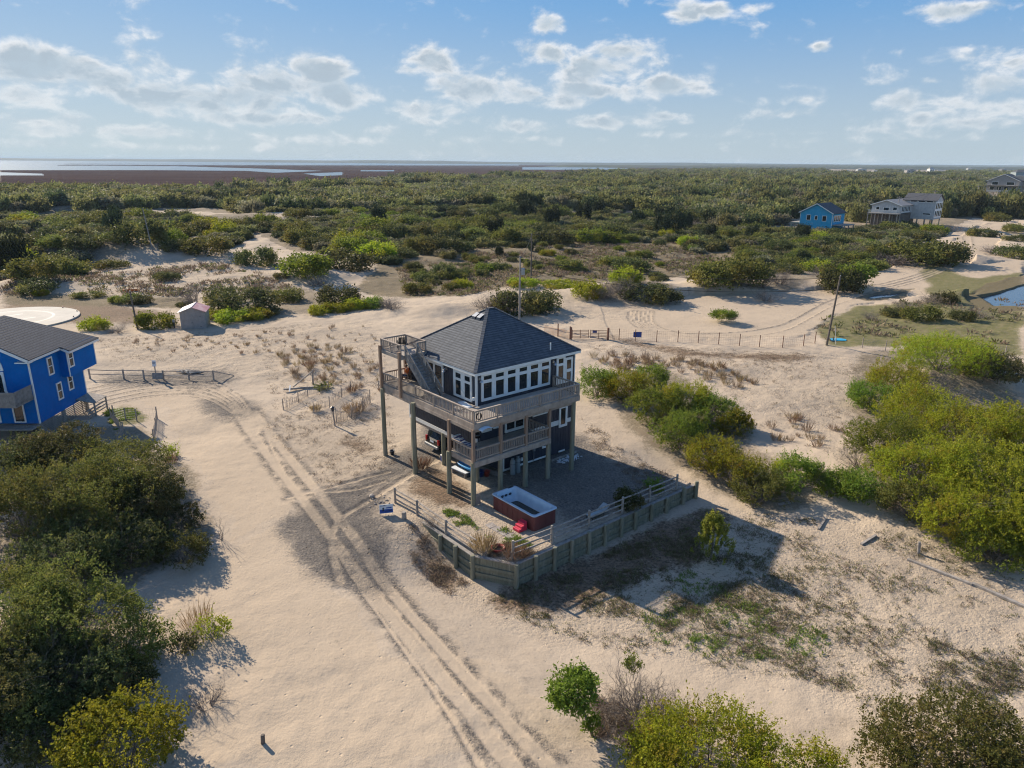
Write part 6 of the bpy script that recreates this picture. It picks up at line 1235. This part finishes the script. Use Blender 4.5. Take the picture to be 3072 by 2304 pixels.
# scattered individuals in the scrub between the dunes and the forest
ZONE_IN = [[(0,466),(300,466),(440,482),(557,492),(550,512),(485,535),(465,550),(390,552),(300,542),(215,536),(200,560),(160,602),(0,608)],[(560,470),(1000,455),(1480,470),(1560,500),(1480,522),(1000,538),(980,560),(840,568),(700,548),(620,522),(557,500)],[(1480,500),(1720,500),(1740,512),(1640,530),(1500,545),(1480,535)],
           [(1690,505),(1960,492),(2030,508),(1990,528),(1780,535),(1700,535)],[(1560,545),(1760,530),(1950,545),(1800,580),(1640,575)],[(1040,530),(1480,518),(1480,590),(1200,600),(1040,600)],[(870,560),(1050,545),(1040,640),(900,645)]]
ZONE_D = [1, .95, 1, .9, .5, .22, .3]
GAPS = [[(310,456),(420,453),(560,468),(550,477),(440,470),(320,463)],[(570,480),(740,472),(740,482),(600,490)],[(500,536),(560,512),(600,530),(690,552),(620,592),(560,565),(480,560)],[(990,476),(1090,474),(1090,484),(990,488)],[(1640,495),(1700,478),(1800,505),(1700,502)],[(2010,520),(2100,470),(2212,470),(2212,640),(2000,640),(2040,560)],
        [(1725,470),(1840,470),(1840,505),(1725,505)],[(1860,450),(2030,450),(2030,490),(1860,490)],[(2110,395),(2260,395),(2260,462),(2110,458)],[(100,448),(185,448),(185,466),(100,466)]]
rg = np.random.default_rng(2024); cnt = 0; used = []
ZLAB = {0: 'in the left scrub beyond the round pad', 1: 'in the middle scrub beyond the house roof', 2: 'in the green belt behind the brown meadow', 3: 'in front of the far white houses', 4: 'on the ridge behind the loop track', 5: 'scattered over the brown meadow', 6: 'dotted on the meadow beyond the roof'}
KN = {'dark': 'dark green rounded shrub', 'olive': 'olive rounded shrub', 'green': 'bright green shrub', 'grey': 'grey leafless shrub', 'lime': 'yellow-green shrub', 'pine': 'dark upright pine-like shrub'}
tries = 0
while cnt < 265 and tries < 30000:
    tries += 1; zi = int(rg.choice(7, p=[.24, .40, .10, .08, .08, .06, .04])); Z = ZONE_IN[zi]
    px = rg.uniform(min(a for a, b in Z), max(a for a, b in Z)); py = rg.uniform(min(b for a, b in Z), max(b for a, b in Z)); A1, A2 = np.array([px]), np.array([py])
    if not inpoly(A1, A2, Z)[0] or any(inpoly(A1, A2, G)[0] for G in GAPS): continue
    x, y, z = at(px, py); r = rg.uniform(2.4, 5.4) * (1.15 if zi in (0, 1) else .8) * (.55 if zi > 4 else 1)
    if any((x - a) ** 2 + (y - b) ** 2 < (.62 * (r + c)) ** 2 for a, b, c in used): continue
    used.append((x, y, r)); k = str(rg.choice(['dark', 'olive', 'green', 'grey', 'lime', 'pine'], p=[.34, .34, .1, .09, .05, .08])); h = r * rg.uniform(.6, .85)
    if k == 'pine': r *= .6; h = r * rg.uniform(1.9, 2.6)
    midshrub(0, 0, r, h, k, KN[k] + ' ' + ZLAB[zi], KN[k] + 's ' + ZLAB[zi], rg, (x, y, z)); cnt += 1
# ------------------------------------------------------------------ masses: far forest and ground cover, instanced on points
def scatter(name, pts, scl, meshes, cat, label):
    pts = np.asarray(pts); n = len(pts); me_ = bpy.data.meshes.new(name); me_.vertices.add(n); me_.vertices.foreach_set('co', pts.astype(np.float32).ravel())
    a = me_.attributes.new('sc', 'FLOAT_VECTOR', 'POINT'); a.data.foreach_set('vector', np.asarray(scl).astype(np.float32).ravel())
    rz = np.zeros((n, 3), np.float32); rz[:, 2] = np.random.default_rng(n).uniform(0, 6.283, n); a = me_.attributes.new('rt', 'FLOAT_VECTOR', 'POINT'); a.data.foreach_set('vector', rz.ravel())
    o = bpy.data.objects.new(name, me_); COL.objects.link(o); tag(o, label, cat, None, 'stuff')
    cl_ = bpy.data.collections.new(name + '_kinds')
    for i, m_ in enumerate(meshes): cl_.objects.link(bpy.data.objects.new(name + '_kind', m_))
    g = bpy.data.node_groups.new(name, 'GeometryNodeTree'); g.interface.new_socket('Geometry', in_out='INPUT', socket_type='NodeSocketGeometry'); g.interface.new_socket('Geometry', in_out='OUTPUT', socket_type='NodeSocketGeometry')
    i_ = g.nodes.new('NodeGroupInput'); o_ = g.nodes.new('NodeGroupOutput'); mp = g.nodes.new('GeometryNodeMeshToPoints'); ip = g.nodes.new('GeometryNodeInstanceOnPoints'); ci = g.nodes.new('GeometryNodeCollectionInfo')
    ci.inputs[0].default_value = cl_; ci.inputs[1].default_value = True; ci.inputs[2].default_value = True
    def na(nm): q_ = g.nodes.new('GeometryNodeInputNamedAttribute'); q_.data_type = 'FLOAT_VECTOR'; q_.inputs[0].default_value = nm; return next(s for s in q_.outputs if s.name == 'Attribute' and s.enabled)
    rv = g.nodes.new('FunctionNodeRandomValue'); rv.data_type = 'INT'; ii_ = [s for s in rv.inputs if s.enabled]; ii_[0].default_value = 0; ii_[1].default_value = len(meshes) - 1
    e2r = g.nodes.new('FunctionNodeEulerToRotation'); g.links.new(na('rt'), e2r.inputs[0])
    L = g.links.new; L(i_.outputs[0], mp.inputs[0]); L(mp.outputs[0], ip.inputs['Points']); L(ci.outputs[0], ip.inputs['Instance']); ip.inputs['Pick Instance'].default_value = True
    L(next(s for s in rv.outputs if s.enabled), ip.inputs['Instance Index']); L(e2r.outputs[0], ip.inputs['Rotation']); L(na('sc'), ip.inputs['Scale']); L(ip.outputs[0], o_.inputs[0])
    md = o.modifiers.new('scatter', 'NODES'); md.node_group = g; return o
def quickproj(x, y): X, Y = proj(np.stack([x, y, np.zeros_like(x)], 1)); return X, Y
def edge_top(X): return np.interp(X, [0, 300, 450, 560, 700, 900, 1150, 1300, 1450, 1650, 1800, 1900, 2212], [412, 420, 414, 411, 400, 388, 382, 373, 370, 367, 362, 357, 356])
def edge_bot(X): return np.interp(X, [0, 180, 330, 480, 560, 800, 1000, 1480, 1560, 1700, 1760, 2040, 2212], [468, 462, 452, 446, 470, 466, 455, 470, 498, 498, 500, 470, 475])
rg = np.random.default_rng(99); P_ = []; S_ = []
yb = 200.0
while yb < 3200:
    st = 5.4 + (yb - 200) * .0062; xs = np.arange(-yb * .85 - 20, yb * .85 + 20, st); X = xs + rg.uniform(-.45, .45, len(xs)) * st; Y = yb + rg.uniform(-.5, .5, len(xs)) * st
    px, py = quickproj(X, Y); ok = (py > edge_top(px)) & (py < edge_bot(px)) & (px > -120) & (px < VW + 120)
    op = fbm(X, Y, 60, 3, 71); ok &= ~((op > .57) & (Y < 640) & (X < 160))
    for G in GAPS: ok &= ~inpoly(px, py, G)
    for G in ([(660,402),(720,396),(770,408),(700,412)],[(800,398),(930,396),(930,404),(800,408)],[(1780,366),(1900,366),(1900,377),(1780,377)],[(1940,366),(2055,366),(2055,379),(1940,379)],[(2070,362),(2120,362),(2120,372),(2070,372)],[(2140,364),(2200,364),(2200,374),(2140,374)]): ok &= ~inpoly(px, py, G)
    X, Y = X[ok], Y[ok]; Z = hgt(X, Y)
    if len(X):
        r = st * rg.uniform(.45, 1.15, len(X)) ** 1.2 * 1.05; hh = np.minimum(r, 4.2) * rg.uniform(.75, 1.35, len(X)) * (1 + .9 * (vn(X / 90, Y / 90, 5) > .55) * rg.uniform(0, 1, len(X))) + 1.0
        P_.append(np.stack([X, Y, Z - .4], 1)); S_.append(np.stack([r, r, hh / .85], 1))
    yb += st * .85
P_ = np.concatenate(P_); S_ = np.concatenate(S_)
FM = []
for j, k in enumerate(('fora', 'fora', 'forb', 'fora', 'forb', 'forc', 'fora', 'forc')):
    V, p, mc = crown(1700 + j, 1.0, .85, 260, 6, .17, .12, .45, 4 if j % 2 else 11, .12, lob=(.2, .32) if j % 2 else (.26, .44)); m_ = quads_mesh('forest_clump', V); m_.materials.append(M[k]); FM.append(m_)
scatter('far_forest', P_, S_, FM, 'forest', 'dark coastal scrub forest stretching to the marsh and horizon')
print('forest clumps', len(P_))
# low scrub between the larger shrubs
P_ = []; S_ = []
for Z, st in ((ZONE_IN[0], 2.6), (ZONE_IN[1], 2.8), (ZONE_IN[2], 2.4), (ZONE_IN[3], 2.6), (ZONE_IN[4], 3.4)):
    W_ = np.array([gp(*a) for a in Z]); nx = int((W_[:, 0].max() - W_[:, 0].min()) / st); ny = int((W_[:, 1].max() - W_[:, 1].min()) / st)
    n = min(nx * ny, 26000); X = rg.uniform(W_[:, 0].min(), W_[:, 0].max(), n); Y = rg.uniform(W_[:, 1].min(), W_[:, 1].max(), n); px, py = quickproj(X, Y); ok = inpoly(px, py, Z) & (fbm(X, Y, 24, 3, 55) > .31)
    for G in GAPS: ok &= ~inpoly(px, py, G)
    X, Y = X[ok], Y[ok]; r = rg.uniform(.9, 3.2, len(X)); P_.append(np.stack([X, Y, hgt(X, Y) - .15], 1)); S_.append(np.stack([r, r, r * rg.uniform(.6, 1.0, len(X))], 1))
P_ = np.concatenate(P_); S_ = np.concatenate(S_); print('scrub', len(P_))
scatter('dune_scrub', P_, S_, FM, 'scrub', 'low dune scrub filling the ground between the larger shrubs')
# ground cover: little olive plants and dead stems as masses
def covermesh(seed, m, n=9, h=.22, w=.05, spread=.12):
    rgc = np.random.default_rng(seed); a = rgc.uniform(0, 6.28, n); b = np.stack([np.cos(a), np.sin(a), a * 0], 1) * rgc.uniform(0, spread, (n, 1)); d = unit(np.stack([np.cos(a) * .8, np.sin(a) * .8, np.ones(n)], 1) + rgc.normal(0, .4, (n, 3))); L = h * rgc.uniform(.5, 1.2, n)
    me_ = quads_mesh('ground_plant', diamonds(rgc, b + d * L[:, None] * .5, d, L, np.full(n, w))); me_.materials.append(M[m]); return me_
def cover(name, polys, n, meshes, smin, smax, label, seed, thr=.5, fs=2.0):
    rgc = np.random.default_rng(seed); P = []
    for poly, wt in polys:
        W_ = np.array([at(*a)[:2] for a in poly]); x = rgc.uniform(W_[:, 0].min(), W_[:, 0].max(), n * 5); y = rgc.uniform(W_[:, 1].min(), W_[:, 1].max(), n * 5); ok = inpoly(x, y, [tuple(a) for a in W_]) & (rgc.uniform(0, 1, len(x)) < ss(fbm(x, y, fs, 4, seed), thr - .16, thr + .2))
        x, y = x[ok][:int(n * wt)], y[ok][:int(n * wt)]; P.append(np.stack([x, y, hgt(x, y)], 1))
    P = np.concatenate(P); s = rgc.uniform(smin, smax, (len(P), 1)); return scatter(name, P, np.repeat(s, 3, 1), meshes, 'ground plants', label)
right = [(1050,1270),(1150,1300),(1330,1180),(1500,1100),(1640,1110),(1900,1130),(2212,1260),(2212,1540),(1900,1600),(1800,1480),(1540,1440),(1300,1400),(1120,1340)]
hv = [(1500,1240),(1720,1240),(1960,1480),(1800,1500),(1560,1380),(1480,1300)]; shade = [(1060,1290),(1330,1190),(1480,1140),(1680,1190),(1560,1300),(1440,1370),(1300,1330),(1100,1340)]
cover('olive_ground_cover', [(right, 1.6), (hv, .3), (shade, .6), ([(2000,1380),(2240,1400),(2240,1580),(2020,1560)], .22)], 4600, [covermesh(i, m, 7, .13, .028, .09) for i, m in enumerate(('weed', 'weed', 'brownweed'))], .5, 1.5, 'low olive plants sprinkled over the right hand sand', 11, .52, 1.6)
cover('green_ground_cover', [([(1380,1330),(1480,1230),(1620,1300),(1780,1360),(1800,1420),(1560,1430),(1400,1380)], 1.0), ([(1040,1165),(1090,1140),(1150,1180),(1100,1215)], .3), ([(940,1090),(1010,1115),(1050,1160),(1000,1150)], .25), ([(218,886),(288,882),(308,903),(250,930)], 3.0)], 700, [covermesh(20 + i, 'grassgreen', 9, .16, .04) for i in range(2)], .6, 1.4, 'bright green seedlings and turf patches', 13, .53, 1.0)
cover('dead_stems', [([(862,1118),(925,1168),(1012,1262),(975,1290),(890,1215)], 1.0), ([(1040,1190),(1100,1175),(1170,1190),(1130,1225),(1050,1225)], 1.2), ([(560,905),(840,880),(860,1000),(700,1060),(610,960)], .8), ([(560,770),(830,740),(840,880),(600,900)], .7), ([(1640,770),(1880,790),(1840,1000),(1660,940),(1560,840)], .6), ([(1240,745),(1780,765),(1700,800),(1400,790)], .8), ([(200,730),(700,700),(640,760),(220,790)], .7), ([(1270,1490),(1330,1490),(1380,1620),(1290,1600)], .8), ([(1250,900),(1490,1050),(1420,1090),(1280,970)], .6)], 900, [covermesh(30 + i, 'brownweed', 8, .2, .025) for i in range(2)], .5, 1.3, 'brown dead stems and litter on the sand', 15, .50, .9)
cover('meadow_growth', [([(1758,702),(1860,657),(2090,648),(2212,650),(2212,770),(1950,748),(1780,748)], .06), ([(850,560),(1480,545),(1500,592),(1200,612),(1000,640),(880,640)], .9), ([(1480,545),(1760,525),(1700,580),(1500,592)], .6), ([(990,528),(1480,510),(1490,550),(1000,556)], .6), ([(0,600),(480,570),(640,620),(460,640),(0,640)], .35)], 3000, [covermesh(40 + i, m, 10, .42, .12, .3) for i, m in enumerate(('weed', 'brownweed', 'brownweed'))], .7, 2.0, 'low brown and olive growth over the far meadows', 17, .45, 8)
# dune grass tufts, each a thing
TM = []
for j in range(4):
    rgt = np.random.default_rng(60 + j); n = 60; a = rgt.uniform(0, 6.28, n); rr = .22 * np.sqrt(rgt.uniform(0, 1, n)); b = np.stack([rr * np.cos(a), rr * np.sin(a), a * 0 - .04], 1); d = unit(np.stack([np.cos(a) * .35, np.sin(a) * .35, np.ones(n)], 1) + rgt.normal(0, .22, (n, 3))); L = .75 * rgt.uniform(.45, 1.1, n)
    m_ = quads_mesh('grass_tuft', diamonds(rgt, b + d * L[:, None] * .5, d, L, np.full(n, .028))); m_.materials.append(M['tuft' if j % 2 else 'straw' if j == 0 else 'tuft']); TM.append(m_)
def tufts(poly, n, smin, smax, label, group, seed):
    rgt = np.random.default_rng(seed); W_ = np.array([gp(*a) for a in poly]); k = 0
    while k < n:
        x = rgt.uniform(W_[:, 0].min(), W_[:, 0].max()); y = rgt.uniform(W_[:, 1].min(), W_[:, 1].max())
        if not inpoly(np.array([x]), np.array([y]), [tuple(a) for a in W_])[0]: continue
        o = bpy.data.objects.new('grass_tuft', TM[int(rgt.integers(4))]); COL.objects.link(o); o.location = (x, y, gz(x, y)); s = rgt.uniform(smin, smax); o.scale = (s, s, s * rgt.uniform(.8, 1.2)); o.rotation_euler = (0, 0, rgt.uniform(0, 6.28)); tag(o, label, 'grass tuft', group); k += 1
tufts([(1255,765),(1400,770),(1520,790),(1640,830),(1600,850),(1480,810),(1330,800)], 90, .7, 1.6, 'brown dune grass tuft on the sand between the house and the wire fence', 'grass tufts right of the house', 71)
tufts([(600,760),(720,745),(820,790),(830,850),(700,840),(620,820)], 105, .5, 1.3, 'brown dune grass tuft on the sand left of the house deck', 'grass tufts left of the house', 72)
tufts([(270,735),(520,720),(800,705),(820,750),(560,770),(300,765)], 80, .4, .9, 'small dark grass tuft on the open sand beyond the wheel tracks', 'small tufts on the open sand', 73)
tufts([(1640,930),(1720,900),(1850,960),(1880,1000),(1760,980),(1660,965)], 22, .6, 1.3, 'brown dune grass tuft in the sand bowl left of the right thicket', 'grass tufts in the sand bowl', 74)
for (px, py, r, h, n, lab, sd) in ((1035, 1198, .62, 1.25, 300, 'tall orange-brown grass clump at the wall corner beside the planter', 91), (1108, 1200, .6, 1.0, 260, 'bushy orange-brown grass clump right of the planter at the wall corner', 92), (909, 1012, .5, 1.15, 260, 'orange-brown ornamental grass at the foot of a tall house pile', 93), (668, 795, .35, 1.2, 120, 'tall brown grass tuft above the collapsed beams', 94), (765, 892, .7, 1.3, 260, 'shaggy brown grass mass inside the tall picket dune fence', 95), (682, 888, .35, .9, 140, 'brown grass tuft bunched at the left end of the middle dune fence', 96), (759, 848, .35, 1.0, 140, 'brown grass tuft at the right end of the middle dune fence', 97)):
    xyz = None
    if sd in (91, 92): q = hw(-3.2, -5.0, 0) if sd == 91 else hw(-2.2, -6.9, 0); xyz = (q[0], q[1], 0)
    grassclump(px, py, r, h, n, lab, sd, 'straw', 'grass_tuft', .03, cat='grass tuft', xyz=xyz, lean=.6)
bare_shrub(935, 1140, .9, .8, 'tangled grey dead brush against the left rail fence', 98, 22, 3, 3, 'twig', .014)
q = hw(-2.9, -7.0, 0); bs_ = bare_shrub(1090, 1215, 1.0, .7, 'tangle of dead grass stems spilling over the wall corner', 99, 24, 3, 3, 'twig', .012); bs_.location = (q[0], q[1], .0)
o = shrub(700, 840, .9, .4, 'green', 'flat bright green mat on the sand above the dune fences', 120, 1.0, lobes=5)
# ------------------------------------------------------------------ haze
hm = bpy.data.materials.new('haze'); hm.use_nodes = True; t = hm.node_tree; t.nodes.clear()
pv_ = nd(t, 'ShaderNodeVolumePrincipled'); pv_.inputs['Color'].default_value = (.62, .80, 1.0, 1); pv_.inputs['Density'].default_value = .00006; pv_.inputs['Anisotropy'].default_value = .0
nd(t, 'ShaderNodeOutputMaterial', in_={1: pv_.outputs[0]})
hzb = MB().box(-50000, 50000, -60, 50000, -8, 46).build('haze', hm); tag(hzb, kind='stuff')
